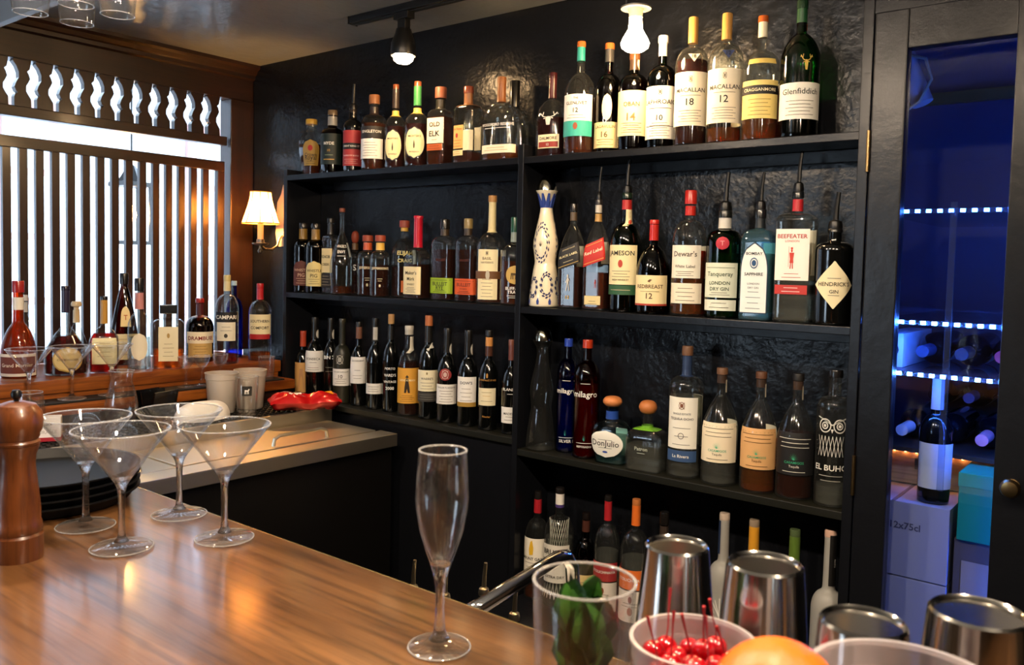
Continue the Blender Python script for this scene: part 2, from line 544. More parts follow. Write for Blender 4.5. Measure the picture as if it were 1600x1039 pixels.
# ---- wine closet to the right: door frame, glass, lit acrylic shelves
closet = empty_struct('door_1', 'black framed glass closet door lit blue from inside')
sbox('stile', M_BOARD, -0.533, -0.468, YF - 0.006, YF + 0.03, 0.02, 1.985, 0.003, closet)
sbox('stile', M_BOARD, -0.276, -0.19, YF - 0.006, YF + 0.03, 0.02, 1.985, 0.003, closet)
sbox('top_rail', M_BOARD, -0.468, -0.276, YF - 0.004, YF + 0.028, 1.905, 1.985, 0.002, closet)
sbox('bottom_rail', M_BOARD, -0.468, -0.276, YF - 0.004, YF + 0.028, 0.02, 0.22, 0.002, closet)
sbox('pane', thin_glass('door_glass', '#e9eef6', 0.9, 0.0, 0.03), -0.468, -0.276, YF + 0.010, YF + 0.014, 0.22, 1.905, 0, closet)
kn = MB()
kn.lathe([(0, 0), (.013, 0), (.013, .004), (.006, .006), (.006, .018), (.014, .023), (.018, .031), (.014, .039), (0, .042)], 24)
ko = kn.build('knob', M_BRASS, closet, smooth=True)
ko.rotation_euler = (math.radians(90), 0, 0)
ko.location = (-0.243, YF - 0.006, 1.053)
for z in (1.66, 0.98):
    MB().tube([(-0.5345, YF - 0.010, z), (-0.5345, YF - 0.010, z + 0.085)], 0.004, 10).build('hinge', M_BRASS, closet, smooth=True)
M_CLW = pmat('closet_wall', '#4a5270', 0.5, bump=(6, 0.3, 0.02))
struct(sbox('wall_closet_back', M_CLW, -0.95, 0.35, 2.62, 2.68, 0, ZCEIL))
struct(sbox('wall_closet_left', M_CLW, -0.80, -0.76, YB + 0.08, 2.62, 0, ZCEIL))
struct(sbox('wall_closet_right', M_CLW, 0.10, 0.14, YF + 0.08, 2.62, 0, ZCEIL))
struct(sbox('ceiling_closet', M_CLW, -0.80, 0.14, YB + 0.08, 2.62, ZCEIL - 0.10, ZCEIL))
struct(sbox('ceiling_closet_front', M_CLW, -0.535, 0.10, YF + 0.08, YB + 0.08, ZCEIL - 0.10, ZCEIL))
struct(sbox('trim_2', pmat('tan_trim', '#8a6a32', 0.5), -0.76, 0.10, 2.595, 2.62, 1.925, 1.955))

# ---- bar counter in front
M_BFRONT = pmat('bar_panel', '#1a120c', 0.4)
bc = thing('bar_counter', 'long lacquered oak bar counter with visible grain', 'bar counter', (0, 0, 0))
sbox('counter_top', M_BAR, -2.05, 1.6, 0.02, 0.70, ZBAR - 0.045, ZBAR, 0.006, bc, True)
sbox('edge_strip', pmat('worn_edge', '#8c7a52', 0.25, 0.6), -2.05, 1.6, 0.70, 0.706, ZBAR - 0.045, ZBAR - 0.004, 0.001, bc)
sbox('bar_body', M_BFRONT, -2.05, 1.6, 0.12, 0.62, 0, ZBAR - 0.045, 0, bc)

# ---- steel back counter below the window, mat deck, wooden step and ledge
sc = thing('steel_counter', 'stainless steel ice bin counter with sliding lid beside bar', 'counter', (0, 0, 0))
sbox('steel_top', M_STEEL, -2.21, -1.885, 0.74, 1.80, 0.905, 0.918, 0.002, sc)
sbox('front_lip', M_STEEL, -1.955, -1.88, 0.74, 1.805, 0.885, 0.924, 0.002, sc)
sbox('lid', M_STEEL, -2.195, -1.962, 1.13, 1.79, 0.918, 0.925, 0.002, sc)
sbox('lid', M_STEEL, -2.195, -1.962, 0.76, 1.125, 0.918, 0.923, 0.002, sc)
MB().tube([(-1.99, 1.43, .923), (-1.99, 1.435, .944), (-1.99, 1.452, .952), (-1.99, 1.60, .952), (-1.99, 1.617, .944), (-1.99, 1.622, .923)], 0.0055, 8).build('lid_handle', M_STEEL, sc, smooth=True)
MB().tube([(-1.99, .87, .923), (-1.99, .875, .944), (-1.99, .89, .952), (-1.99, 1.02, .952), (-1.99, 1.037, .944), (-1.99, 1.042, .923)], 0.0055, 8).build('lid_handle', M_STEEL, sc, smooth=True)
sbox('cabinet', pmat('cabinet_black', '#0b0a0a', 0.35), -2.21, -1.90, 0.74, 1.80, 0.0, 0.885, 0, sc)
sbox('rear_upstand', M_STEEL, -2.225, -2.21, 0.74, 1.82, 0.0, 0.962, 0.001, sc)
sbox('mat_deck', pmat('cabinet_black', '#0b0a0a', 0.35), -2.455, -2.225, 0.55, 1.82, 0.0, 0.955, 0, sc)
mat_o = MB()
mat_o.box(-2.452, -2.228, 0.57, 1.80, 0.9555, 0.962)
bm_ = thing('bar_mat', 'black rubber bar mat with rows of nubs on the deck', 'bar mat', (0, 0, 0))
mat_o.build('mat_sheet', M_RUBBER, bm_)
nub = MB()
for i in range(56):
    for j in range(10):
        y, x = 0.585 + i * 0.0216, -2.444 + j * 0.0232
        nub.box(x - .004, x + .004, y - .004, y + .004, .962, .967)
nb = nub.build('rubber_nubs', M_RUBBER, bm_)
nb['kind'] = 'stuff'
lg = thing('window_ledge', 'varnished wooden ledge with a lower step under the window screen', 'ledge', (0, 0, 0))
sbox('ledge_board', M_LEDGE, XW + 0.001, -2.528, 0.55, 1.848, 1.05, 1.09, 0.004, lg, True)
sbox('step_board', M_LEDGE, -2.70, -2.435, 0.55, 1.84, 1.00, 1.032, 0.004, lg, True)
sbox('riser', M_LEDGE, -2.70, -2.535, 0.55, 1.84, 1.032, 1.05, 0, lg)
sbox('step_mat', M_RUBBER, -2.525, -2.442, 0.58, 1.80, 1.032, 1.037, 0.001, lg)
sbox('ledge_front', M_DARKWOODY, -2.70, -2.456, 0.55, 1.84, 0.0, 1.0, 0, lg)

# ------------------------------------------------------------------ lamps the room has
M_BULB = pmat('lit_bulb', '#ffe2b0', 0.3, emis='#ffe4c4', estr=740)
M_BULB2 = pmat('lit_shelf_bulb', '#ffe2b0', 0.3, emis='#ffd096', estr=115)
def bulb_shape(mb, z, r=0.03, l=0.075):
    """Reflector bulb hanging cap-up: z is its lowest point."""
    mb.lathe([(0, z), (r * .6, z + .002), (r * .93, z + .010), (r, z + .02), (r * .85, z + .032), (r * .5, z + .052), (r * .42, z + l), (0, z + l)], 24)
    return mb
def track_head(name, x, y, zb, label, group, mb_=None):
    t = thing(name, label, 'spotlight', (x, y, zb), 0, group)
    bulb_shape(MB(), 0.0).build('bulb', mb_ or M_BULB, t, smooth=True)
    MB().lathe([(.036, .022), (.038, .03), (.036, .06), (.026, .085), (.022, .10), (0, .10), (0, .097), (.019, .096), (.023, .082), (.032, .06), (.034, .03), (.036, .022)], 24).build('lamp_can', M_BLACKMET, t, smooth=True)
    top = ZCEIL - 0.022 - zb
    MB().box(-.016, .016, -.011, .011, .098, top - .02).build('yoke', M_BLACKMET, t, bevel=.002)
    MB().box(-.03, .03, -.015, .015, top - .02, top).build('track_adapter', M_BLACKMET, t, bevel=.002)
    return t
YT = 1.77
track = thing('light_track', 'black ceiling lighting track above the shelves', 'track')
MB().box(-2.07, -0.55, YT - .017, YT + .017, ZCEIL - .022, ZCEIL).build('rail', M_BLACKMET, track, bevel=.002)
MB().box(-2.07, -0.55, YT - .006, YT + .006, ZCEIL - .024, ZCEIL - .0215).build('slot', pmat('slot_grey', '#34373a', .3, .5), track)
MB().box(-2.075, -2.07, YT - .018, YT + .018, ZCEIL - .023, ZCEIL).build('end_cap', M_BLACKMET, track)
track_head('track_spotlight', -1.845, YT, 2.035, 'lit track spotlight in black can hanging from the ceiling track', 'ceiling track lamps', M_BULB2)
pb = thing('pendant_bulb', 'bare lit reflector bulb under a pale disc above the cream labels', 'light bulb', (-1.058, YT, 1.962))
bulb_shape(MB(), 0.0, .034, .08).build('bulb', M_BULB2, pb, smooth=True)
MB().lathe([(0, .08), (.016, .08), (.017, .10), (0, .10)], 20).build('lampholder', pmat('porcelain', '#cfc7b4', .4), pb, smooth=True)
MB().lathe([(0, .10), (.036, .10), (.036, .104), (0, .104)], 28).build('disc', pmat('disc_grey', '#8f8e8a', .3, .6), pb, smooth=True)
MB().tube([(-.026, 0, .104), (-.026, 0, ZCEIL - .022 - 1.962)], .004, 8).build('stem', M_BLACKMET, pb)
track2 = thing('light_track', 'black ceiling lighting track over the bar counter', 'track')
MB().box(-1.7, 1.2, .55 - .017, .55 + .017, ZCEIL - .022, ZCEIL).build('rail', M_BLACKMET, track2, bevel=.002)
for i, x in enumerate((-1.40, -0.85, -0.30, 0.25)):
    track_head('track_spotlight', x, .55, 2.06, 'lit track spotlight over the bar counter, %s from the window end' % ('first', 'second', 'third', 'fourth')[i], 'lamps on the bar track')

# wall sconce by the corner
M_SHADE = bpy.data.materials.new('parchment_shade')
M_SHADE.use_nodes = True
_nt = M_SHADE.node_tree
_nt.nodes.remove(_nt.nodes['Principled BSDF'])
_tl = _nt.nodes.new('ShaderNodeBsdfTranslucent')
_tl.inputs['Color'].default_value = lin('#ffd79a')
_df = _nt.nodes.new('ShaderNodeBsdfDiffuse')
_df.inputs['Color'].default_value = lin('#f0d2a0')
_mx = _nt.nodes.new('ShaderNodeMixShader')
_mx.inputs[0].default_value = 0.45
_nt.links.new(_tl.outputs[0], _mx.inputs[1])
_nt.links.new(_df.outputs[0], _mx.inputs[2])
_nt.links.new(_mx.outputs[0], _nt.nodes['Material Output'].inputs['Surface'])
M_TRIM = pmat('shade_trim', '#8a5a22', 0.7)
sco = thing('wall_sconce', 'small wall sconce with glowing pleated parchment shade on candle arm', 'lamp', (-2.725, 1.895, 1.50))
shd = bpy.data.objects.new('lamp_shade', None)
C.objects.link(shd)
shd.parent = sco
prof = [(.068, .083), (.058, .112), (.047, .145), (.040, .175), (.037, .20)]
for k in range(8):
    a0, a1 = math.radians(45 * k + 8), math.radians(45 * k + 53)
    pm = MB()
    vs = []
    for r, z in prof:
        for q in range(4):
            a = a0 + (a1 - a0) * q / 3
            vs.append((r * math.cos(a), r * math.sin(a), z))
    pm.add(vs, [(i * 4 + q, i * 4 + q + 1, i * 4 + q + 5, i * 4 + q + 4) for i in range(len(prof) - 1) for q in range(3)])
    pm.build('shade_panel', M_SHADE, shd, smooth=True)
    MB().tube([(r * 1.01 * math.cos(a0), r * 1.01 * math.sin(a0), z) for r, z in prof], .0016, 6).build('shade_rib', M_TRIM, shd)
for r, z in ((.0685, .083), (.0375, .20)):
    MB().tube([(r * math.cos(math.radians(t)), r * math.sin(math.radians(t)), z) for t in range(0, 361, 12)], .0024, 6, False).build('shade_hem', M_TRIM, shd)
MB().lathe([(0, .022), (.011, .022), (.011, .098), (0, .098)], 16).build('candle_sleeve', pmat('candle_cream', '#e8cf9a', .5), sco, smooth=True)
MB().lathe([(0, .098), (.007, .10), (.013, .125), (.009, .15), (0, .165)], 16).build('bulb', pmat('sconce_bulb', '#ffe2b0', .3, emis='#ffb765', estr=850), sco, smooth=True)
M_PEWTER = pmat('pewter', '#7d7468', .35, .9)
MB().lathe([(0, .0), (.012, .0), (.030, .006), (.031, .010), (.014, .012), (.014, .024), (0, .024)], 20).build('drip_pan', M_PEWTER, sco, smooth=True)
MB().tube([(0, 0, .004), (0, .02, -.012), (0, .05, -.014), (0, .075, .002), (0, .085, .03), (0, .099, .04)], .005, 8).build('arm', M_PEWTER, sco, smooth=True)
MB().lathe([(0, -.03), (.008, -.026), (.010, -.018), (.005, -.010), (.004, 0), (0, 0)], 14).build('drop_finial', M_PEWTER, sco, smooth=True)
bp_ = MB().prism([(-.035, .0), (.035, .0), (.045, .05), (.035, .17), (.012, .20), (0, .235), (-.012, .20), (-.035, .17), (-.045, .05)], 'y', .099, .104)
bp_.build('wall_plate', pmat('plate_cream', '#b9ab92', .4, .3), sco)

# ------------------------------------------------------------------ bottles
def sm(t):
    t = max(0.0, min(1.0, t))
    return t * t * (3 - 2 * t)

class Bottle:
    def __init__(s, r, h, n, dr, prof):
        s.r, s.h, s.n, s.dr = r, h, n, dr
        hs, hn, nk, full, tb = prof[:5]
        s.nk = nk
        top = prof[5] if len(prof) > 5 else 0.97
        m = 1.0
        while m < 6 and (1 - .5 ** m) ** (1 / m) < full:
            m += .05
        pts = [(0, 0.0), (0, tb * .90), (.004, tb * .97), (.014, tb * .995), (.05, tb), (hs * .6, tb + (1 - tb) * .75), (hs, 1.0)]
        for u in (.12, .25, .4, .55, .68, .79, .88, .94):
            pts.append((hs + (hn - hs) * u, nk + (1 - nk) * (1 - u ** m) ** (1 / m)))
        pts += [(hn + (top - hn) * .02, nk * 1.08), (hn + (top - hn) * .12, nk), (top, nk * .96)]
        s.prof = pts[:2] + chaikin(pts[2:], 1)
        s.ks = [p for p in s.prof if True]
        # arc length along the front half for the full body section, from the front (-y) both ways
        N = 180
        s.arc = [0.0]
        s.ang = [0.0]
        p0 = s.unit(-math.pi / 2, 1.0)
        for i in range(1, N + 1):
            a = math.pi * i / N
            p = s.unit(-math.pi / 2 + a, 1.0)
            s.arc.append(s.arc[-1] + math.hypot(p[0] - p0[0], p[1] - p0[1]))
            s.ang.append(a)
            p0 = p
    def unit(s, a, k):
        w = sm((k - s.nk) / max(1e-6, 1 - s.nk) * 1.6)
        n = 2 + (s.n - 2) * w
        dr = 1 + (s.dr - 1) * w
        c, q = math.cos(a), math.sin(a)
        rho = (abs(c) ** n + abs(q / dr) ** n) ** (-1 / n)
        return (rho * c, rho * q)
    def k(s, t):
        P = s.prof
        if t <= P[1][0]:
            return P[1][1]
        for a, b in zip(P[1:], P[2:]):
            if b[0] >= t:
                if b[0] - a[0] < 1e-9:
                    return b[1]
                return a[1] + (b[1] - a[1]) * (t - a[0]) / (b[0] - a[0])
        return P[-1][1]
    def angle_at(s, sarc):
        """Angle from the front for an arc length given in body radii."""
        x = abs(sarc)
        lo, hi = 0, len(s.arc) - 1
        if x >= s.arc[-1]:
            return math.copysign(math.pi, sarc)
        while hi - lo > 1:
            m = (lo + hi) // 2
            if s.arc[m] < x:
                lo = m
            else:
                hi = m
        f = (x - s.arc[lo]) / max(1e-9, s.arc[hi] - s.arc[lo])
        return math.copysign(s.ang[lo] + f * (s.ang[hi] - s.ang[lo]), sarc)
    def at(s, arc_m, z, eps):
        """Point on the glass: arc_m metres round from the front, z metres up, eps metres proud."""
        t = z / s.h
        k = s.k(t)
        rr = s.r * k
        if k > s.nk * 1.5:
            a = s.angle_at(arc_m / s.r) 
        else:
            a = arc_m / max(rr, 1e-5)
        u = s.unit(-math.pi / 2 + a, k)
        ln = math.hypot(*u)
        return (u[0] * rr + u[0] / ln * eps, u[1] * rr + u[1] / ln * eps, z)
    def skin(s, t0, t1, off, seg=28, inner=False, closed=True, extra=None):
        """A sleeve that follows the glass from t0 to t1, off metres outside (or inside) it."""
        ts = [t0] + [p[0] for p in s.prof if t0 + .004 < p[0] < t1 - .004] + [t1]
        mb = MB()
        vs, fs = [], []
        for t in ts:
            k = s.k(t)
            for i in range(seg):
                a = 2 * math.pi * i / seg
                u = s.unit(a, k)
                ln = math.hypot(*u)
                rr = s.r * k
                vs.append((u[0] * rr + u[0] / ln * off, u[1] * rr + u[1] / ln * off, t * s.h))
        for j in range(len(ts) - 1):
            for i in range(seg):
                i2 = (i + 1) % seg
                fs.append((j * seg + i, j * seg + i2, (j + 1) * seg + i2, (j + 1) * seg + i))
        if closed:
            fs.append(tuple(reversed(range(seg))))
            fs.append(tuple(range((len(ts) - 1) * seg, len(ts) * seg)))
        return mb.add(vs, fs)
    def glass(s, seg):
        mb = MB()
        vs, fs = [(0, 0, 0.004)], []
        P = s.prof[1:]
        for t, k in P:
            for i in range(seg):
                a = 2 * math.pi * i / seg
                u = s.unit(a, k)
                vs.append((u[0] * s.r * k, u[1] * s.r * k, max(t * s.h, 0.0)))
        for i in range(seg):
            fs.append((0, 1 + (i + 1) % seg, 1 + i))
        for j in range(len(P) - 1):
            for i in range(seg):
                i2 = (i + 1) % seg
                fs.append((1 + j * seg + i, 1 + j * seg + i2, 1 + (j + 1) * seg + i2, 1 + (j + 1) * seg + i))
        return mb.add(vs, fs)

def patch(B, a_deg, t0, t1, w, shape, eps):
    """A paper label wrapped on the glass: w is its width in bottle diameters."""
    a0 = math.radians(a_deg) * B.r
    W2 = w * B.r
    nu, nv = 14, (12 if shape in ('oval', 'arch', 'diamond') else 6)
    vs, fs = [], []
    for j in range(nv + 1):
        v = j / nv
        for i in range(nu + 1):
            u = -1 + 2 * i / nu
            vv = 2 * v - 1
            if shape == 'oval':
                hw = math.sqrt(max(0.0, 1 - vv * vv)) or 0.02
            elif shape == 'diamond':
                hw = max(0.03, 1 - abs(vv))
            elif shape == 'arch':
                hw = 1.0 if v < .6 else max(.05, math.sqrt(max(0, 1 - ((v - .6) / .4) ** 2)))
            else:
                hw = 1.0
            z = (t0 + (t1 - t0) * v) * B.h
            if shape == 'diag':
                z += u * W2 * 0.36
            vs.append(B.at(a0 + u * hw * W2, z, eps))
    for j in range(nv):
        for i in range(nu):
            q = j * (nu + 1) + i
            fs.append((q, q + 1, q + nu + 2, q + nu + 1))
    return vs, fs

def letter(B, a_deg, tz, w, word, eps, bold=0.02, slope=0.0, dx=0.0, vert=False):
    """Wrap a word on the glass: tz is its middle height as a share of the bottle, w its width in diameters."""
    vs, fs, asp = text_shape(word, bold * .5)
    W = w * 2 * B.r
    a0 = math.radians(a_deg) * B.r + dx * 2 * B.r
    out = []
    for x, y in vs:
        if vert:
            x, y = -y, x
        X = a0 + x * W
        Z = tz * B.h + y * W + slope * x * W
        out.append(B.at(X, Z, eps))
    return out, fs

def strip(B, a_deg, tz, w, th, eps, dx=0.0, slope=0.0):
    a0 = math.radians(a_deg) * B.r + dx * 2 * B.r
    W = w * B.r
    n = 6
    vs, fs = [], []
    for i in range(n + 1):
        u = -1 + 2 * i / n
        for q in (-.5, .5):
            vs.append(B.at(a0 + u * W, tz * B.h + q * th + slope * u * W, eps))
    for i in range(n):
        fs.append((2 * i, 2 * i + 2, 2 * i + 3, 2 * i + 1))
    return vs, fs

def marks(B, a_deg, polys, t0, t1, w, eps):
    """Flat printed shapes: polygons in a unit square, placed between t0 and t1."""
    vs, fs = [], []
    W2 = w * B.r
    a0 = math.radians(a_deg) * B.r
    for p in polys:
        o = len(vs)
        vs += [B.at(a0 + (x * 2 - 1) * W2, (t0 + (t1 - t0) * y) * B.h, eps) for x, y in p]
        fs.append(tuple(range(o, o + len(p))))
    return vs, fs

def line(x0, y0, x1, y1, th):
    d = math.hypot(x1 - x0, y1 - y0) or 1
    nx, ny = -(y1 - y0) / d * th / 2, (x1 - x0) / d * th / 2
    return [(x0 + nx, y0 + ny), (x1 + nx, y1 + ny), (x1 - nx, y1 - ny), (x0 - nx, y0 - ny)]
def disc(cx, cy, r, n=14, ry=None):
    return [(cx + r * math.cos(2 * math.pi * i / n), cy + (ry or r) * math.sin(2 * math.pi * i / n)) for i in range(n)]
def ringp(cx, cy, r, th, n=16):
    return [line(cx + r * math.cos(2 * math.pi * i / n), cy + r * math.sin(2 * math.pi * i / n), cx + r * math.cos(2 * math.pi * (i + 1) / n), cy + r * math.sin(2 * math.pi * (i + 1) / n), th) for i in range(n)]

STAG = [[(.42, .05), (.58, .05), (.64, .45), (.56, .6), (.44, .6), (.36, .45)], line(.42, .55, .22, .62, .05), line(.22, .62, .05, .85, .05), line(.2, .64, .24, .9, .04), line(.1, .78, .0, .75, .04),
        line(.58, .55, .78, .62, .05), line(.78, .62, .95, .85, .05), line(.8, .64, .76, .9, .04), line(.9, .78, 1, .75, .04), line(.36, .5, .26, .46, .05), line(.64, .5, .74, .46, .05)]
LEAF = [[(.5, 0), (.46 + .04 * math.cos(a), .02), (.5 + .5 * math.cos(a), .05 + .9 * math.sin(a))] for a in [math.radians(d) for d in range(10, 175, 20)]]
MAN = [disc(.5, .88, .1), [(.36, .5), (.62, .45), (.68, .76), (.42, .8)], line(.45, .5, .3, .02, .1), line(.58, .48, .74, .04, .1), line(.45, .72, .2, .5, .07), line(.64, .72, .85, .55, .06)]
CAPE = [disc(.5, .88, .09), [(.3, .84), (.7, .84), (.62, .92), (.4, .92)], [(.38, .78), (.62, .78), (.78, .3), (.84, .0), (.2, .0), (.25, .35)]]
TREE = [line(.5, 0, .52, .5, .06)] + [line(.52, .2 + .1 * i, .52 + (.4 - .03 * i) * (1 if i % 2 else -1), .5 + .1 * i, .035) for i in range(5)] + \
       [line(.52 + .2 * sx, .38 + .1 * i, .52 + .34 * sx, .66 + .07 * i, .028) for i in range(4) for sx in (-1, 1)] + [line(.52, .5, .5, 1, .03), line(.52, .6, .68, .95, .03), line(.52, .6, .34, .95, .03)]
OWL = ringp(.3, .80, .16, .03) + ringp(.7, .80, .16, .03) + ringp(.3, .80, .08, .03, 10) + ringp(.7, .80, .08, .03, 10) + [disc(.3, .8, .04), disc(.7, .8, .04), [(.46, .72), (.54, .72), (.5, .62)], line(.08, 1, .5, .82, .03), line(.92, 1, .5, .82, .03)] + \
      [line(.12 + .1 * i, .55 - .0 * i, .22 + .1 * i, .05, .014) for i in range(7)] + [line(.22 + .1 * i, .55, .12 + .1 * i, .05, .014) for i in range(7)]
NET = [line(.1 * i, 0, .1 * i + .5, 1, .012) for i in range(-4, 10)] + [line(.1 * i + .5, 0, .1 * i, 1, .012) for i in range(-4, 10)]
SHIP = [[(.35, .0), (.65, .0), (.72, .35), (.6, .75), (.5, .98), (.4, .75), (.28, .35)]]
CREST = ringp(.5, .5, .42, .08) + [disc(.5, .5, .25), line(.1, .1, .9, .9, .08), line(.9, .1, .1, .9, .08)]
EMBL = [disc(.5, .5, .45)]
TRI = [[(.05, .95), (.95, .95), (.5, .02)]]
GUARD = [disc(.5, .9, .09), [(.38, .98), (.62, .98), (.6, 1.06), (.4, 1.06)], [(.34, .48), (.66, .48), (.74, .8), (.26, .8)], [(.3, .3), (.7, .3), (.66, .5), (.34, .5)], line(.42, .32, .38, .02, .1), line(.58, .32, .62, .02, .1), line(.2, .1, .2, 1.1, .03)]
HORSE = [[(.2, .45), (.7, .45), (.85, .75), (.75, .85), (.6, .65), (.22, .68)], line(.25, .5, .22, .1, .08), line(.36, .5, .38, .1, .08), line(.6, .5, .58, .1, .08), line(.68, .5, .72, .1, .08)]

def pourer(root, B, z, hgt, metal=False):
    m = pmat('spout_steel', '#e6d8b8', .28, 1.0) if metal else M_BLACKMET
    rn = B.r * B.nk
    c = MB().lathe([(0, z), (rn * 1.02, z), (rn * 1.06, z + hgt * .08), (rn * .9, z + hgt * .2), (rn * .5, z + hgt * .24), (0, z + hgt * .24)], 16).build('pourer', m, root, smooth=True)
    MB().tube([(0, 0, z + hgt * .2), (0.001, 0, z + hgt * .6), (0.005, -.001, z + hgt)], [rn * .46, rn * .4, rn * .34], 8).build('spout', m, c, smooth=True)

TURN = {'A': 18, 'B': 19, 'C': 27, 'D': 13, 'E': 26, 'F': 14, 'G': 10}     # the rows stand turned a little toward the bar
BACK = {'A4', 'A8', 'B2', 'B6', 'B7', 'B8', 'C4', 'C8', 'C10', 'C11', 'C12', 'D2', 'D3', 'D6', 'D7', 'D8', 'D9', 'F6', 'F7', 'F8', 'F4', 'H5', 'H10', 'H12'}
def bottle(key, name, label, group, prof, glass, liq=None, fill=.6, cap=None, foils=(), labels=(), pour=0, cat='bottle', slim=None):
    x, y, z, r, h, n, dr, rot = POS[key]
    root = thing(name, label, cat, (x, y, z + .0006), math.radians(rot), group)
    ct = cap[0] if cap else 1.0
    pf = tuple(prof[:5]) + ((ct + .012 if cap else .985),)
    B = Bottle(r, h, n, dr, pf)
    seg = 28 if n == 2 else 64
    B.glass(seg).build('glass_body', GL[glass], root, smooth=True, angle=60)
    if liq and glass not in ('black', 'olive'):
        B.skin(.018, fill, -.0035, seg).build('liquid', LQ[liq], root, smooth=True, angle=50)
    if key in BACK:
        tb0, tb1 = labels[0]['z']
        vs, fs = patch(B, 180, tb0, tb1, 1.1, 'rect', -.0018 if n == 2 else -.0012)
        MB().add(vs, fs).build('back_label', flat('#e6dfcc'), root, smooth=True)
    rn = r * B.nk
    if cap:
        t0, rf, col, style = cap
        z0, R = t0 * h, rn * rf
        if style == 'ball':
            pts = [(0, z0), (R * .8, z0), (R * 1.25, z0 + (h - z0) * .3), (R * 1.3, z0 + (h - z0) * .6), (R * .9, h - (h - z0) * .08), (0, h)]
            pts = chaikin(pts, 2)
        elif style == 'mush':
            d = h - z0
            pts = [(0, z0), (R * .7, z0), (R * .7, z0 + d * .35), (R * 1.35, z0 + d * .45), (R * 1.4, z0 + d * .75), (R * 1.1, h), (0, h)]
        else:
            d = min(.003, (h - z0) * .2)
            pts = [(0, z0), (R, z0), (R, h - d), (R * .93, h), (0, h)]
        m = wood_cap(col) if style in ('wood', 'ball') else gloss(col) if style != 'matte' else flat(col)
        if style == 'square':
            MB().box(-R, R, -R, R, z0, h).build('cap', m, root, bevel=.002)
        else:
            MB().lathe(pts, 24).build('cap', m, root, smooth=True)
    for f in foils:
        B.skin(f[0], f[1], .0009, 24, closed=False).build('neck_foil', gloss(f[2], .35), root, smooth=True)
    for q, L in enumerate(labels):
        a = L.get('a', 0) + (TURN.get(key[0], 0) if n == 2 else 0)
        t0, t1 = L['z']
        w = L.get('w', 1.05)
        host = root
        if L.get('c'):
            vs, fs = patch(B, a, t0, t1, w, L.get('sh', 'rect'), .0008 + .0004 * q)
            host = MB().add(vs, fs).build('paper_label', flat(L['c']), root, smooth=True)
            if L.get('bd'):
                pass
        by = {}
        for tx in L.get('tx', ()):
            word, tz, tw, col = tx[:4]
            bold = tx[4] if len(tx) > 4 else .012
            zz = t0 + (t1 - t0) * tz
            vs, fs = letter(B, a + (tx[5] if len(tx) > 5 else 0), zz, w * tw, word, .0016 + .0004 * q, bold, .36 if L.get('sh') == 'diag' else 0, 0, L.get('vert', False))
            by.setdefault(col, MB()).add(vs, fs)
        for ln in L.get('ln', ()):
            tz, tw, col = ln[:3]
            vs, fs = strip(B, a, t0 + (t1 - t0) * tz, w * tw, ln[3] if len(ln) > 3 else .0012, .0015 + .0004 * q, 0, .36 if L.get('sh') == 'diag' else 0)
            by.setdefault(col, MB()).add(vs, fs)
        for mk in L.get('mk', ()):
            polys, b0, b1, mw, col = mk
            vs, fs = marks(B, a, polys, t0 + (t1 - t0) * b0, t0 + (t1 - t0) * b1, w * mw, .0018 + .0004 * q)
            by.setdefault(col, MB()).add(vs, fs)
        for col, mb in by.items():
            mb.build('lettering', flat(col), host)
    if pour:
        pourer(root, B, h, pour)
    return root

_WC = {}
def wood_cap(col):
    if col not in _WC:
        _WC[col] = pmat('stopper_' + col.lstrip('#'), col, .5, bump=(80, .2, .001))
    return _WC[col]

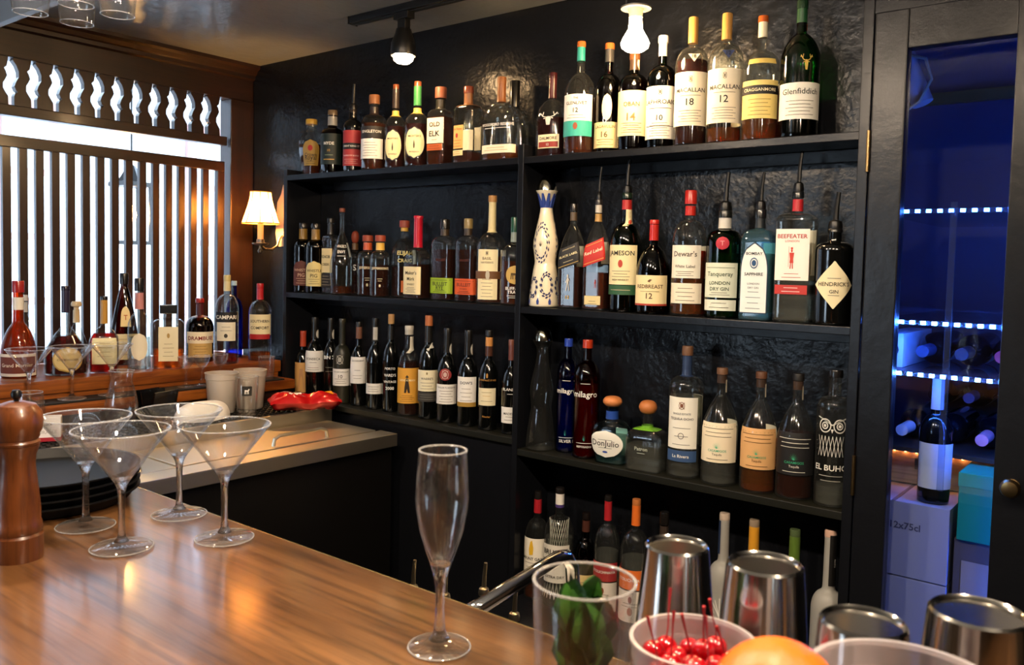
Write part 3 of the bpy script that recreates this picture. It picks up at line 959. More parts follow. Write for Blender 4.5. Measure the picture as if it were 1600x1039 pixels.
K, Wt, Gd, Rd = '#161412', '#f1eee6', '#b08a3c', '#a92a22'
CR = '#efe3bd'
def fine(n=4, lo=.1, hi=.4, c='#6b6256', w=.55):
    return [(lo + (hi - lo) * i / max(1, n - 1), w * (1 - .25 * (i % 2)), c) for i in range(n)]
WHISK = (.58, .73, .30, .82, .98)
PORT = (.50, .70, .36, .80, .97)
G_A, G_B, G_C, G_D = 'bottles on the top shelf, window bay', 'bottles on the top shelf, closet bay', 'bottles on the middle shelf, window bay', 'bottles on the middle shelf, closet bay'
G_E, G_F, G_G, G_H = 'port bottles on the low shelf', 'tequila bottles on the third shelf', 'bottles on the bottom shelf', 'liqueur bottles on the window ledge'
POS = {
    'A1': (-2.4703, 1.912, 1.747, 0.0509, 0.198, 3, 0.75, 0),
    'A2': (-2.3344, 1.91, 1.747, 0.0389, 0.2186, 2, 1, 0),
    'A3': (-2.2301, 1.912, 1.747, 0.0319, 0.2112, 2, 1, 0),
    'A4': (-2.123, 1.91, 1.747, 0.0417, 0.2486, 2, 1, 0),
    'A5': (-2.0215, 1.91, 1.747, 0.0337, 0.2712, 2, 1, 0),
    'A6': (-1.9178, 1.905, 1.747, 0.039, 0.2677, 2, 1, 0),
    'A7': (-1.8247, 1.912, 1.747, 0.0331, 0.2408, 7, 0.9, 8),
    'A8': (-1.704, 1.905, 1.747, 0.0376, 0.2281, 5, 0.8, 0),
    'A9': (-1.5648, 1.89, 1.747, 0.0565, 0.2371, 3, 0.5, 4),
    'A10': (-1.5683, 1.955, 1.747, 0.0466, 0.2385, 3, 0.55, 0),
    'B1': (-1.4065, 1.91, 1.747, 0.0446, 0.2326, 3, 0.75, 0),
    'B2': (-1.3025, 1.9037, 1.747, 0.0415, 0.3016, 2, 1, 0),
    'B3': (-1.2274, 1.9263, 1.747, 0.0346, 0.2915, 2, 1, 0),
    'B4': (-1.1394, 1.908, 1.747, 0.0391, 0.2582, 2, 1, 0),
    'B5': (-1.0583, 1.908, 1.747, 0.038, 0.2817, 2, 1, 0),
    'B6': (-0.9753, 1.905, 1.747, 0.0406, 0.3133, 2, 1, 0),
    'B7': (-0.8875, 1.905, 1.747, 0.0414, 0.3081, 2, 1, 0),
    'B8': (-0.8007, 1.91, 1.747, 0.0429, 0.2893, 2, 1, 0),
    'B9': (-0.711, 1.912, 1.747, 0.0432, 0.3092, 2, 1, 0),
    'C1': (-2.47, 1.9292, 1.335, 0.033, 0.2446, 2, 1, 0),
    'C2': (-2.4142, 1.8877, 1.335, 0.0347, 0.2418, 2, 1, 0),
    'C3': (-2.4076, 1.9447, 1.335, 0.027, 0.2605, 7, 0.7, 0),
    'C4': (-2.2572, 1.8934, 1.335, 0.0404, 0.293, 2, 1, 0),
    'C5': (-2.2726, 1.965, 1.335, 0.031, 0.2206, 2, 1, 0),
    'C6': (-2.1454, 1.91, 1.335, 0.035, 0.2015, 2, 1, 0),
    'C7': (-2.0629, 1.8902, 1.335, 0.0332, 0.2004, 2, 1, 0),
    'C8': (-2.0131, 1.9498, 1.335, 0.0421, 0.2507, 2, 1, 0),
    'C9': (-1.895, 1.895, 1.335, 0.0371, 0.261, 6, 0.85, 0),
    'C10': (-1.795, 1.91, 1.335, 0.0425, 0.2493, 4, 0.6, 0),
    'C11': (-1.6943, 1.905, 1.335, 0.0383, 0.2495, 4, 0.6, 0),
    'C12': (-1.6017, 1.905, 1.335, 0.0441, 0.315, 2, 1, 0),
    'C13': (-1.5123, 1.902, 1.335, 0.0413, 0.2501, 2, 1, 0),
    'D1': (-1.4008, 1.898, 1.335, 0.0437, 0.3625, 2, 1, 0),
    'D2': (-1.3133, 1.905, 1.335, 0.0323, 0.2833, 7, 0.95, 12),
    'D3': (-1.2305, 1.9, 1.335, 0.031, 0.2925, 7, 0.95, 12),
    'D4': (-1.1473, 1.905, 1.335, 0.0404, 0.3069, 2, 1, 0),
    'D5': (-1.06, 1.8953, 1.335, 0.0423, 0.2359, 2, 1, 0),
    'D6': (-0.9664, 1.905, 1.335, 0.0425, 0.307, 2, 1, 0),
    'D7': (-0.8747, 1.905, 1.335, 0.0425, 0.2565, 2, 1, 0),
    'D8': (-0.7853, 1.9, 1.335, 0.0367, 0.2565, 7, 0.85, 4),
    'D9': (-0.7004, 1.905, 1.335, 0.0409, 0.2945, 8, 0.85, 6),
    'D10': (-0.6137, 1.9, 1.335, 0.0403, 0.21, 2, 1, 0),
    'E1': (-2.4749, 1.9032, 0.963, 0.0281, 0.2331, 2, 1, 0),
    'E2': (-2.4127, 1.9063, 0.963, 0.0323, 0.2849, 2, 1, 0),
    'E3': (-2.3551, 1.9305, 0.963, 0.0277, 0.2851, 2, 1, 0),
    'E4': (-2.2635, 1.905, 0.963, 0.0303, 0.289, 2, 1, 0),
    'E5': (-2.1833, 1.91, 0.963, 0.0278, 0.2827, 2, 1, 0),
    'E6': (-2.0965, 1.905, 0.963, 0.0284, 0.3008, 2, 1, 0),
    'E7': (-2.0245, 1.908, 0.963, 0.027, 0.3174, 2, 1, 0),
    'E8': (-1.9379, 1.905, 0.963, 0.0346, 0.2854, 2, 1, 0),
    'E9': (-1.8541, 1.908, 0.963, 0.0311, 0.3227, 2, 1, 0),
    'E10': (-1.7699, 1.905, 0.963, 0.0315, 0.2881, 2, 1, 0),
    'E11': (-1.6842, 1.905, 0.963, 0.0319, 0.2879, 2, 1, 0),
    'E12': (-1.6032, 1.905, 0.963, 0.0294, 0.2933, 2, 1, 0),
    'E13': (-1.5156, 1.905, 0.963, 0.0287, 0.2721, 2, 1, 0),
    'F1': (-1.403, 1.8996, 0.936, 0.0415, 0.3446, 2, 1, 0),
    'F2': (-1.3343, 1.9274, 0.936, 0.0303, 0.314, 2, 1, 0),
    'F3': (-1.2566, 1.9056, 0.936, 0.0353, 0.3174, 2, 1, 0),
    'F4': (-1.1665, 1.8943, 0.936, 0.0528, 0.177, 3, 0.6, 10),
    'F5': (-1.0613, 1.895, 0.936, 0.048, 0.1785, 6, 0.75, 6),
    'F6': (-0.961, 1.905, 0.936, 0.0422, 0.3233, 2, 1, 0),
    'F7': (-0.8675, 1.905, 0.936, 0.0429, 0.278, 2, 1, 0),
    'F8': (-0.7696, 1.905, 0.936, 0.0419, 0.2782, 2, 1, 0),
    'F9': (-0.6836, 1.908, 0.936, 0.0417, 0.282, 2, 1, 0),
    'F10': (-0.5986, 1.9, 0.936, 0.0359, 0.2996, 2, 1, 0),
    'G1': (-1.4098, 1.9051, 0.51, 0.0347, 0.3009, 2, 1, 0),
    'G2': (-1.3314, 1.9013, 0.51, 0.0414, 0.3271, 2, 1, 0),
    'G3': (-1.2705, 1.9436, 0.51, 0.0303, 0.2601, 2, 1, 0),
    'G4': (-1.18, 1.91, 0.51, 0.0341, 0.3326, 2, 1, 0),
    'G5': (-1.0914, 1.9048, 0.51, 0.0381, 0.3404, 2, 1, 0),
    'G6': (-1.0176, 1.9202, 0.51, 0.0349, 0.3183, 2, 1, 0),
    'G7': (-0.8475, 1.905, 0.51, 0.0363, 0.3536, 2, 1, 0),
    'G8': (-0.7747, 1.91, 0.51, 0.0338, 0.3514, 2, 1, 0),
    'G9': (-0.6772, 1.91, 0.51, 0.0337, 0.3493, 2, 1, 0),
    'G10': (-0.5954, 1.905, 0.51, 0.0364, 0.3682, 2, 1, 0),
    'H1': (-2.6582, 1.0274, 1.09, 0.0468, 0.2799, 2, 1, 0),
    'H2': (-2.8981, 1.136, 1.09, 0.031, 0.2278, 2, 1, 0),
    'H3': (-2.6277, 1.1468, 1.09, 0.0589, 0.2655, 2, 0.8, 60),
    'H4': (-2.8636, 1.2841, 1.09, 0.0406, 0.2061, 2, 0.8, 60),
    'H5': (-2.601, 1.2493, 1.09, 0.0407, 0.2344, 6, 0.8, 60),
    'H6': (-2.7588, 1.392, 1.09, 0.0424, 0.3023, 3, 0.9, 60),
    'H7': (-2.6173, 1.3695, 1.09, 0.0347, 0.2892, 2, 1, 0),
    'H8': (-2.5775, 1.4466, 1.09, 0.048, 0.2056, 6, 0.7, 60),
    'H9': (-2.6728, 1.6155, 1.09, 0.0459, 0.2195, 2, 1, 0),
    'H10': (-2.5775, 1.6604, 1.09, 0.0386, 0.302, 2, 1, 0),
    'H11': (-2.7194, 1.7807, 1.09, 0.03, 0.2779, 2, 1, 0),
    'H12': (-2.586, 1.7988, 1.09, 0.0395, 0.2728, 2, 1, 0),
}
for _k, _x, _y, _r in (('C1', -2.467, 1.893, .034), ('C2', -2.397, 1.893, .034), ('C3', -2.331, 1.905, .028), ('A1', -2.451, 1.912, .0475), ('B1', -1.3985, 1.91, .0435)):
    POS[_k] = (_x, _y) + (POS[_k][2], _r) + POS[_k][4:]

# --- top shelf, window bay
bottle('A1', 'whisky_bottle', 'squat cut-glass whisky bottle with gold shield label, first on the top shelf', G_A, (.60, .80, .36, .6, .70), 'clear', 'whisky', .55, (.91, 1.2, '#b8923c', 'cap'), (), [dict(z=(.17, .62), w=.75, a=40, c='#a8843a', sh='arch', tx=[('Crown', .42, .7, K), ('Royal', .28, .7, K)], mk=[(EMBL, .55, .8, .3, Rd)], ln=fine(2, .08, .16, K, .6))])
bottle('A2', 'whisky_bottle', 'dark whiskey bottle with black-green label lettered in white, second on the top shelf', G_A, (.60, .72, .40, .85, 1), 'brown', 'dark', .5, (.92, 1.1, '#6d5a44', 'cap'), [(.76, .90, '#8d8b86')], [dict(z=(.14, .62), w=1.2, a=15, c='#14201c', tx=[('HYDE', .68, .38, Wt, .03), ('10', .45, .1, Gd)], ln=[(.3, .3, '#9fb08a'), (.16, .4, Gd, .003)])])
bottle('A3', 'whisky_bottle', 'whisky bottle with tall red label and black band, fitted with a pourer', G_A, (.70, .84, .40, .85, 1), 'black', None, .5, (.95, 1.0, '#2a2524', 'cap'), (), [dict(z=(.10, .66), w=1.25, a=20, c='#a83234'), dict(z=(.36, .46), w=1.25, a=20, c='#141212', tx=[('GREAT KING ST', .5, .72, Wt, .02)]), dict(z=(.20, .32), w=1.2, a=20, tx=[('GLASGOW BLEND', .5, .7, '#e8c8c0', .02)], ln=fine(3, -.5, 0, '#d9a9a0', .6))], pour=.085)
bottle('A4', 'whisky_bottle', 'brown-capped whisky bottle with dark upper band and white lower label', G_A, (.60, .74, .34, .88, 1), 'clear', 'whisky', .62, (.88, 1.25, '#8e5a34', 'wood'), [(.72, .84, '#2b211d')], [dict(z=(.15, .41), w=1.1, a=10, c=Wt, ln=fine(6, .15, .8)), dict(z=(.42, .57), w=1.15, a=15, c='#23201f', tx=[('SINGLETON', .55, .7, Wt, .02)])])
for k_, fo, what in (('A5', '#3a302a', 'dark foil'), ('A6', '#3f8a4c', 'green foil')):
    bottle(k_, 'whiskey_bottle', 'whiskey bottle with oval cream label and %s on its neck' % what, G_A, (.48, .63, .30, .85, 1), 'clear', 'ruby', .5, (.945, 1.0, '#8a4a2c', 'cap'), [(.72, .945, fo), (.62, .69, '#d8bb5c')], [dict(z=(.09, .46), w=.86, a=14, c='#2b3440', sh='oval'), dict(z=(.10, .45), w=.82, a=14, c='#eee2b0', sh='oval', tx=[("MICHTER'S", .72, .62, K, .02), ('WHISKEY', .2, .5, K)], mk=[(SHIP, .32, .62, .18, '#3c3326')])])
bottle('A7', 'whiskey_bottle', 'square whiskey bottle with wide wooden stopper and white label in block capitals', G_A, (.60, .72, .42, .92, 1), 'clear', 'whisky', .62, (.86, 1.3, '#7d4630', 'wood'), [(.72, .84, '#2a2822')], [dict(z=(.28, .60), w=.95, a=0, c='#f3ead2', tx=[('OLD', .74, .6, K, .04), ('ELK', .38, .6, K, .04)], ln=[(.14, .3, K)]), dict(z=(.19, .27), w=.85, a=0, c='#b45a26', ln=fine(2, .3, .7, '#5a2a12', .8))])
bottle('A8', 'whiskey_bottle', 'square-shouldered clear bourbon bottle with orange-edged label and rose mark', G_A, (.68, .76, .34, .95, 1), 'clear', 'whisky', .14, (.91, 1.2, '#7a3c28', 'cap'), [(.74, .91, '#8a5a34')], [dict(z=(.19, .49), w=.62, a=-24, c='#e9b267', tx=[('Four Roses', .85, .8, Rd, .02)], mk=[(EMBL, .45, .68, .2, Rd)], ln=fine(3, .1, .35, Rd, .7)), dict(z=(.16, .42), w=.45, a=38, c=CR), dict(z=(.10, .17), w=.62, a=-24, c='#f0d9a0', ln=fine(2, .3, .7, Rd, .6))])
bottle('A9', 'whiskey_bottle', 'wide flat clear bourbon flask with arched white print and little amber left', G_A, (.46, .69, .21, .85, 1), 'clear', 'amber', .17, (.92, 1.1, '#8f5930', 'wood'), [(.70, .92, '#8a5228')], [dict(z=(.36, .48), w=1.2, a=4, tx=[('WOODFORD RESERVE', .5, .8, Wt, .02)], ln=[(.15, .6, Wt)]), dict(z=(.08, .18), w=1.15, a=2, c='#f4ead0', ln=fine(2, .35, .65, '#b59a5c', .6))])
bottle('A10', 'whiskey_bottle', 'clear flask with tall black cap tucked behind the wide bourbon flask', G_A, (.44, .66, .26, .85, 1), 'clear', None, .2, (.68, 1.25, '#0e0d0d', 'cap'), (), [dict(z=(.78, .86), w=.12, a=25, c='#cfc7b8')])
# --- top shelf, closet bay
bottle('B1', 'whisky_bottle', 'dark red whisky bottle with silver stag head and small cream plaque', G_B, (.40, .68, .24, .82, 1), 'clear', 'ruby', .46, (.93, 1.15, '#3a1214', 'cap'), [(.70, .93, '#4a191b')], [dict(z=(.10, .26), w=.75, a=14, c=CR, tx=[('DALMORE', .72, .8, '#3a2018', .03)]), dict(z=(.11, .175), w=.68, a=14, c='#8f2f26', tx=[('12', .5, .12, Wt)]), dict(z=(.36, .54), w=.7, a=14, mk=[(STAG, 0, 1, 1, '#d7d3cc')])])
bottle('B2', 'whisky_bottle', 'clear whisky bottle with white and turquoise label and turquoise neck foil', G_B, (.52, .72, .25, .8, 1), 'clear', 'whisky', .5, (.95, 1.15, '#b5622c', 'cap'), [(.83, .95, '#2f9c92')], [dict(z=(.28, .52), w=1.15, a=0, c=Wt, tx=[('THE', .86, .14, K), ('GLENLIVET', .68, .62, K, .02), ('12', .42, .14, K, .03)], ln=fine(2, .14, .24)), dict(z=(.155, .29), w=1.15, a=0, c='#35a99d', mk=[(EMBL, .4, .9, .14, '#8a4a2c')])])
bottle('B3', 'whisky_bottle', 'dark whisky bottle with narrow cream oval above a low cream label', G_B, (.57, .72, .32, .85, 1), 'brown', 'dark', .6, (.945, 1.15, '#b5622c', 'cap'), [(.83, .945, '#41403f')], [dict(z=(.05, .28), w=1.2, a=0, c='#eed9a0', tx=[('LAGAVULIN', .82, .66, '#5a4630'), ('16', .52, .2, '#5a4630', .03)], ln=fine(3, .12, .32)), dict(z=(.29, .53), w=.38, a=8, c='#f0e3bd', sh='oval')])
bottle('B4', 'whisky_bottle', 'dark whisky bottle with tall cream label right under the bare bulb', G_B, (.62, .76, .30, .85, 1), 'brown', 'dark', .68, (.90, 1.2, '#5c3a20', 'cap'), [(.80, .90, '#3a2a1c')], [dict(z=(.14, .58), w=1.25, a=4, c='#f0dfae', tx=[('OBAN', .70, .42, '#5a4630', .03), ('14', .42, .22, '#8a6a3a', .02)], ln=fine(5, .08, .28)), dict(z=(.80, .93), w=.36, a=20, c='#f0dfae', sh='oval')])
bottle('B5', 'whisky_bottle', 'green whisky bottle with white label and white-capped neck', G_B, (.58, .74, .27, .85, 1), 'dkgreen', 'dark', .6, (.94, 1.25, '#efece4', 'cap'), [(.82, .94, '#dcd9d0')], [dict(z=(.08, .54), w=1.25, a=4, c='#e7e6dc', tx=[('LAPHROAIG', .70, .88, K, .02), ('10', .40, .16, K, .02)], mk=[(CREST, .82, .95, .12, '#4a5048')], ln=fine(6, .06, .3) + [(.58, .6, K), (.24, .8, K)])])
for k_, num, fl, lq, what in (('B6', '18', .66, 'dark', 'nearly full'), ('B7', '12', .12, 'amber', 'nearly empty')):
    bottle(k_, 'whisky_bottle', 'gold-capped whisky bottle, %s, with big cream label numbered %s' % (what, num), G_B, (.62, .77, .24, .86, 1), 'clear', lq, fl, (.80, 1.22, '#b58a4a', 'cap'), (), [dict(z=(.15, .56), w=1.25, a=4, c='#ece3cb', tx=[('MACALLAN', .66, .72, K, .02), (num, .44, .18, K, .02)], mk=[(CREST, .8, .93, .1, '#8a8270')], ln=fine(5, .08, .28) + [(.56, .5, '#6b6256')]), dict(z=(.63, .70), w=.42, a=14, mk=[(TRI, 0, 1, 1, '#e8e2d0' if num == '18' else '#3c4a78')], tx=[(num, .62, .3, K)])])
bottle('B8', 'whisky_bottle', 'half-full whisky bottle with yellow label and black name banner', G_B, (.56, .72, .23, .85, 1), 'clear', 'amber', .40, (.95, 1.2, '#b5551f', 'cap'), [(.83, .95, '#e7dcc0')], [dict(z=(.17, .47), w=1.1, a=0, c='#e6cf7c', ln=fine(5, .1, .5, '#8a7030')), dict(z=(.36, .43), w=1.1, a=0, c=K, tx=[('CRAGGANMORE', .5, .8, CR, .02)]), dict(z=(.60, .64), w=.8, a=6, c='#d8bb62')])
bottle('B9', 'whisky_bottle', 'tall green whisky bottle with white label, last on the top shelf', G_B, (.58, .76, .25, .75, 1), 'green', 'dark', .35, (.94, 1.15, '#14301c', 'cap'), [(.84, .94, '#1c4a2a')], [dict(z=(.13, .39), w=1.3, a=4, c='#e9e6da', tx=[('Glenfiddich', .76, .72, '#23302a', .01)], ln=fine(5, .12, .5)), dict(z=(.79, .835), w=.2, a=18, c='#b3281e'), dict(z=(.47, .60), w=.3, a=18, mk=[(STAG, 0, 1, 1, '#c9a64c')])])
# --- middle shelf, window bay
for k_, c1, tc, what in (('C1', '#5a2a20', '#c9a48a', 'maroon'), ('C2', '#d8c88a', '#3a2a1c', 'straw-yellow')):
    bottle(k_, 'rye_bottle', 'brown rye bottle with %s arched label, at the window end' % what, G_C, (.64, .76, .42, .9, 1), 'brown', 'dark', .6, (.93, 1.2, '#191413', 'cap'), [(.77, .92, '#8a6a2c')], [dict(z=(.10, .46), w=1.0, a=15, c=c1, sh='arch', tx=[('WHISTLE', .62, .8, tc, .02), ('PIG', .42, .35, tc, .02)], ln=fine(3, .1, .28, tc))])
bottle('C3', 'bourbon_bottle', 'square bourbon bottle with cream label over a black label, near the window end', G_C, (.70, .78, .38, .95, 1), 'clear', 'dark', .62, (.94, 1.25, '#1a1614', 'cap'), [(.79, .93, '#141211')], [dict(z=(.28, .60), w=1.0, a=0, c='#ead39a', tx=[('KNOB', .66, .72, K, .04), ('CREEK', .34, .62, K, .03)]), dict(z=(.08, .27), w=1.0, a=0, c='#1c1512', ln=fine(4, .2, .8, '#b8a88a', .7))])
bottle('C4', 'bourbon_bottle', 'tall tapering clear bourbon bottle with white lettering on the glass', G_C, (.34, .70, .20, .62, .92), 'clear', 'whisky', .10, (.955, 1.2, '#84442c', 'wood'), (), [dict(z=(.44, .60), w=1.0, a=20, tx=[("ANGEL'S", .75, .62, Wt, .01), ('ENVY', .35, .42, Wt, .03)], ln=[(.05, .4, Wt)])])
bottle('C5', 'bourbon_bottle', 'small rounded bourbon bottle with a wooden ball stopper', G_C, (.56, .68, .34, .88, 1), 'clear', 'dark', .48, (.80, 1.0, '#8c3a22', 'ball'), [(.70, .80, '#6a4a26')], [dict(z=(.34, .50), w=.6, a=20, tx=[('S', .5, .3, Wt)])])
for k_, fo, what in (('C6', '#c8582a', 'orange neck band'), ('C7', '#e0b44c', 'yellow neck band')):
    bottle(k_, 'bourbon_bottle', 'small bourbon bottle with flat wooden stopper and %s' % what, G_C, (.60, .74, .40, .9, 1), 'clear', 'dark', .52, (.90, 1.3, '#8c3a22', 'wood'), [(.76, .88, fo)], [dict(z=(.40, .52), w=1.2, a=20, tx=[("JEFFERSON'S", .5, .72, CR, .02)]), dict(z=(.12, .34), w=.6, a=20, tx=[('8', .3, .14, CR)], ln=[(.8, .4, CR), (.65, .3, CR)])])
bottle('C8', 'bourbon_bottle', 'bourbon bottle with broad wooden stopper and yellow script on the shoulder', G_C, (.52, .76, .28, .85, 1), 'clear', 'dark', .40, (.91, 1.45, '#964434', 'wood'), [(.86, .91, '#d9a83c')], [dict(z=(.42, .62), w=1.0, a=22, tx=[('ELIJAH', .75, .6, '#ead78a', .03), ('CRAIG', .3, .55, '#ead78a', .03)]), dict(z=(.07, .22), w=.4, a=30, c='#c86a32', ln=fine(3, .2, .8, CR))])
bottle('C9', 'bourbon_bottle', 'bourbon bottle dipped in dripping red wax with torn cream label', G_C, (.42, .60, .36, .85, 1), 'clear', 'dark', .42, (.965, 1.15, '#b3142c', 'cap'), [(.62, .97, '#b3142c')], [dict(z=(.06, .39), w=1.0, a=4, c='#eddcae', tx=[("Maker's", .78, .62, K, .02), ('Mark', .56, .42, K, .02), ('WHISKY', .36, .42, K, .01)], mk=[(EMBL, .5, .62, .08, '#b8a878')], ln=fine(4, .08, .24))])
for k_, c1, what in (('C10', '#9ab82e', 'lime green'), ('C11', '#d85a2a', 'bright orange')):
    bottle(k_, 'whiskey_bottle', 'flat oval whiskey flask with %s strip label set low' % what, G_C, (.66, .79, .30, .92, 1), 'clear', 'dark', .63, (.88, 1.2, '#171310' if k_ == 'C10' else '#8a7648', 'cap'), [(.80, .88, '#3a2c1c')], [dict(z=(.09, .28), w=1.1, a=8, c=c1, tx=[('BULLEIT', .62, .6, K, .02), ('RYE' if k_ == 'C10' else 'BOURBON', .36, .3, K)], ln=fine(2, .1, .2, K) + [(.86, .8, K)]), dict(z=(.44, .56), w=.6, a=12, tx=[('BULLEIT', .5, .7, '#5a2a14', .02)])])
bottle('C12', 'bourbon_bottle', 'tall-necked bourbon bottle with long cream label, brown belt and cork top', G_C, (.50, .66, .24, .82, 1), 'clear', 'whisky', .44, (.94, 1.2, '#b8864c', 'wood'), [(.66, .94, '#e5d49c')], [dict(z=(.04, .50), w=.72, a=-4, c='#efe2b6', tx=[('BASIL', .82, .42, '#4a3a22', .02), ("HAYDEN'S", .74, .58, '#4a3a22', .02)], mk=[(CREST, .88, .97, .14, '#4a4030')], ln=fine(6, .06, .4)), dict(z=(.23, .30), w=1.5, a=0, c='#6a4420', mk=[(EMBL, -.2, 1.2, .1, '#b9b2a0')])])
bottle('C13', 'bourbon_bottle', 'bourbon bottle with green cap and gold buffalo roundel, against the divider', G_C, (.52, .70, .29, .85, 1), 'clear', 'whisky', .5, (.83, 1.15, '#1f4a34', 'cap'), [(.72, .83, '#8f9a90')], [dict(z=(.24, .45), w=.6, a=12, c='#c8a458', sh='oval', mk=[(HORSE, .2, .8, .7, '#5a4420')]), dict(z=(.08, .22), w=1.0, a=12, tx=[('BUFFALO', .8, .6, Wt, .03), ('TRACE', .5, .45, Wt, .03)], ln=[(.2, .5, Wt), (.05, .4, Wt)])])
# --- middle shelf, closet bay
def fretwork_bottle(key, label, group, body, deco, dome):
    x, y, z, r, h = POS[key][:5]
    root = thing('decanter_bottle', label, 'bottle', (x, y, z + .0006), 0, group)
    P = [(0, 0), (0, .92), (.02, 1.0), (.12, .93), (.30, .74), (.335, .66), (.38, .70), (.48, .82), (.58, .66), (.70, .44), (.78, .36), (.83, .42), (.875, .66), (.885, .70), (.885, .0)]
    Q = chaikin(P[:2] + P[2:14], 1)
    mb = MB().lathe([(k * r, t * h) for t, k in Q] + [(0, .885 * h)], 32)
    mb.build('ceramic_body' if deco else 'glass_body', body, root, smooth=True, angle=70)
    dm = MB().lathe([(.62 * r, .887 * h), (.60 * r, .92 * h), (.50 * r, .96 * h), (.3 * r, .988 * h), (0, h), (0, .887 * h)], 28)
    dm.build('domed_stopper', dome, root, smooth=True, angle=70)
    if deco:
        def kk(t):
            for a, b in zip(Q, Q[1:]):
                if a[0] <= t <= b[0] and b[0] > a[0]:
                    return a[1] + (b[1] - a[1]) * (t - a[0]) / (b[0] - a[0])
            return .7
        def pt(ang, t, e=.0007):
            rr = kk(t) * r + e
            return (rr * math.cos(ang), rr * math.sin(ang), t * h)
        B1, B2 = '#1c2a5c', '#27408f'
        lv = MB()
        def leafset(cx, ct, rx, rt, n, col_mb):
            for i in range(n):
                th = 2 * math.pi * i / n
                for off, s_ in ((1.12, .9), (.88, .9)):
                    px, pt_ = cx + rx * off * math.cos(th), ct + rt * off * math.sin(th)
                    q = []
                    for a, rr in ((0, 1.6), (1.57, .6), (3.14, 1.0), (4.71, .6)):
                        aa = th + 1.9 + a
                        q.append(pt(px + .10 * rr * math.cos(aa), pt_ + .015 * rr * math.sin(aa)))
                    o = len(col_mb.v)
                    col_mb.add(q, [(0, 1, 2, 3)])
        for base in (-1.35, .75, 2.8):
            leafset(base, .49, .62, .135, 17, lv)
            leafset(base + .55, .17, .40, .085, 12, lv)
            leafset(base - .5, .15, .34, .07, 10, lv)
        lv.build('leaf_pattern', flat(B1), root)['kind'] = 'stuff'
        pf = MB()
        for base in (-1.35, .75, 2.8):
            for dgr in (-50, -25, 0, 25, 50):
                a = math.radians(90 + dgr)
                pf.add([pt(base - .03, .46), pt(base + .03, .46), pt(base + .26 * math.cos(a), .46 + .05 * math.sin(a))], [(0, 1, 2)])
        pf.build('plant_mark', flat('#4a4030'), root)
        bl = MB()
        n = 9
        for i in range(n):
            a = 2 * math.pi * i / n
            d = math.pi / n
            for j in range(3):
                a0, a1 = a - d + 2 * d * j / 3, a - d + 2 * d * (j + 1) / 3
                tp = [.80 + .062 * (1 - abs(-1 + 2 * q / 3)) * 1.5 for q in (j, j + 1)]
                bl.add([pt(a0, .755), pt(a1, .755), pt(a1, min(tp[1], .862)), pt(a0, min(tp[0], .862))], [(0, 1, 2, 3)])
        bl.build('blue_collar', flat(B2), root)
        ft = MB()
        for i in range(8):
            a = 2 * math.pi * i / 8 + .2
            ft.add([pt(a - .07, .022), pt(a + .07, .022), pt(a + .10, .045), pt(a, .075), pt(a - .10, .045)], [(0, 1, 2, 3, 4)])
        ft.build('blue_buds', flat(B2), root)
    return root
M_CERAM = pmat('cream_ceramic', '#ece2c8', .15, coat=.6)
M_PEARL = pmat('mirror_dome', '#c9c7b4', .12, 1.0)
fretwork_bottle('D1', 'cream ceramic tequila decanter painted with blue leaves, silver dome stopper', G_D, M_CERAM, True, M_PEARL)
SQB = (.50, .80, .27, .62, 1)
bottle('D2', 'whisky_bottle', 'square whisky bottle with slanted black label', G_D, SQB, 'clear', 'dark', .40, (.93, 1.2, '#1b1613', 'cap'), [(.84, .92, '#5a4a38')], [dict(z=(.40, .60), w=1.05, a=0, c='#17161a', sh='diag', tx=[('BLACK LABEL', .55, .75, '#e7dcae', .02), ('JOHNNIE WALKER', .85, .55, '#c9bd95')], ln=[(.1, .85, '#d5b45c'), (.26, .4, '#c9bd95')]), dict(z=(.08, .33), w=.5, a=0, mk=[(MAN, .35, 1, .55, '#c9c7c0')], tx=[('12', .12, .3, '#d5b45c', .03)])])
bottle('D3', 'whisky_bottle', 'square whisky bottle with slanted red label', G_D, SQB, 'clear', 'whisky', .34, (.95, 1.15, '#2a2522', 'cap'), [(.80, .87, '#b08a4a'), (.88, .95, '#c9c4b8')], [dict(z=(.42, .62), w=1.05, a=0, c='#b8261f', sh='diag', tx=[('Red Label', .55, .75, '#f0e6c8', .02)], ln=[(.1, .85, '#d5b45c'), (.9, .8, '#d5b45c')]), dict(z=(.05, .13), w=.7, a=0, c='#d8c894', ln=fine(2)), dict(z=(.20, .28), w=.3, a=12, mk=[(MAN, 0, 1, .5, Rd)])], pour=.085)
bottle('D4', 'whiskey_bottle', 'green whiskey bottle with cream label and red neck band', G_D, (.56, .74, .31, .85, 1), 'green', 'dark', .5, (.955, 1.1, '#1a2a1c', 'cap'), [(.86, .94, '#b32a26')], [dict(z=(.23, .56), w=1.1, a=0, c='#ece0b0', tx=[('JAMESON', .78, .8, K, .03), ('IRISH WHISKEY', .12, .5, K, .01)], mk=[(EMBL, .42, .64, .15, '#b3402c')], ln=fine(3, .2, .34)), dict(z=(.145, .225), w=1.1, a=0, c='#2f5a3c', ln=[(.5, .6, '#c9bd95')]), dict(z=(.72, .86), w=.28, a=10, c='#e6d9ae', mk=[(EMBL, .1, .4, .5, '#b3402c')])], pour=.085)
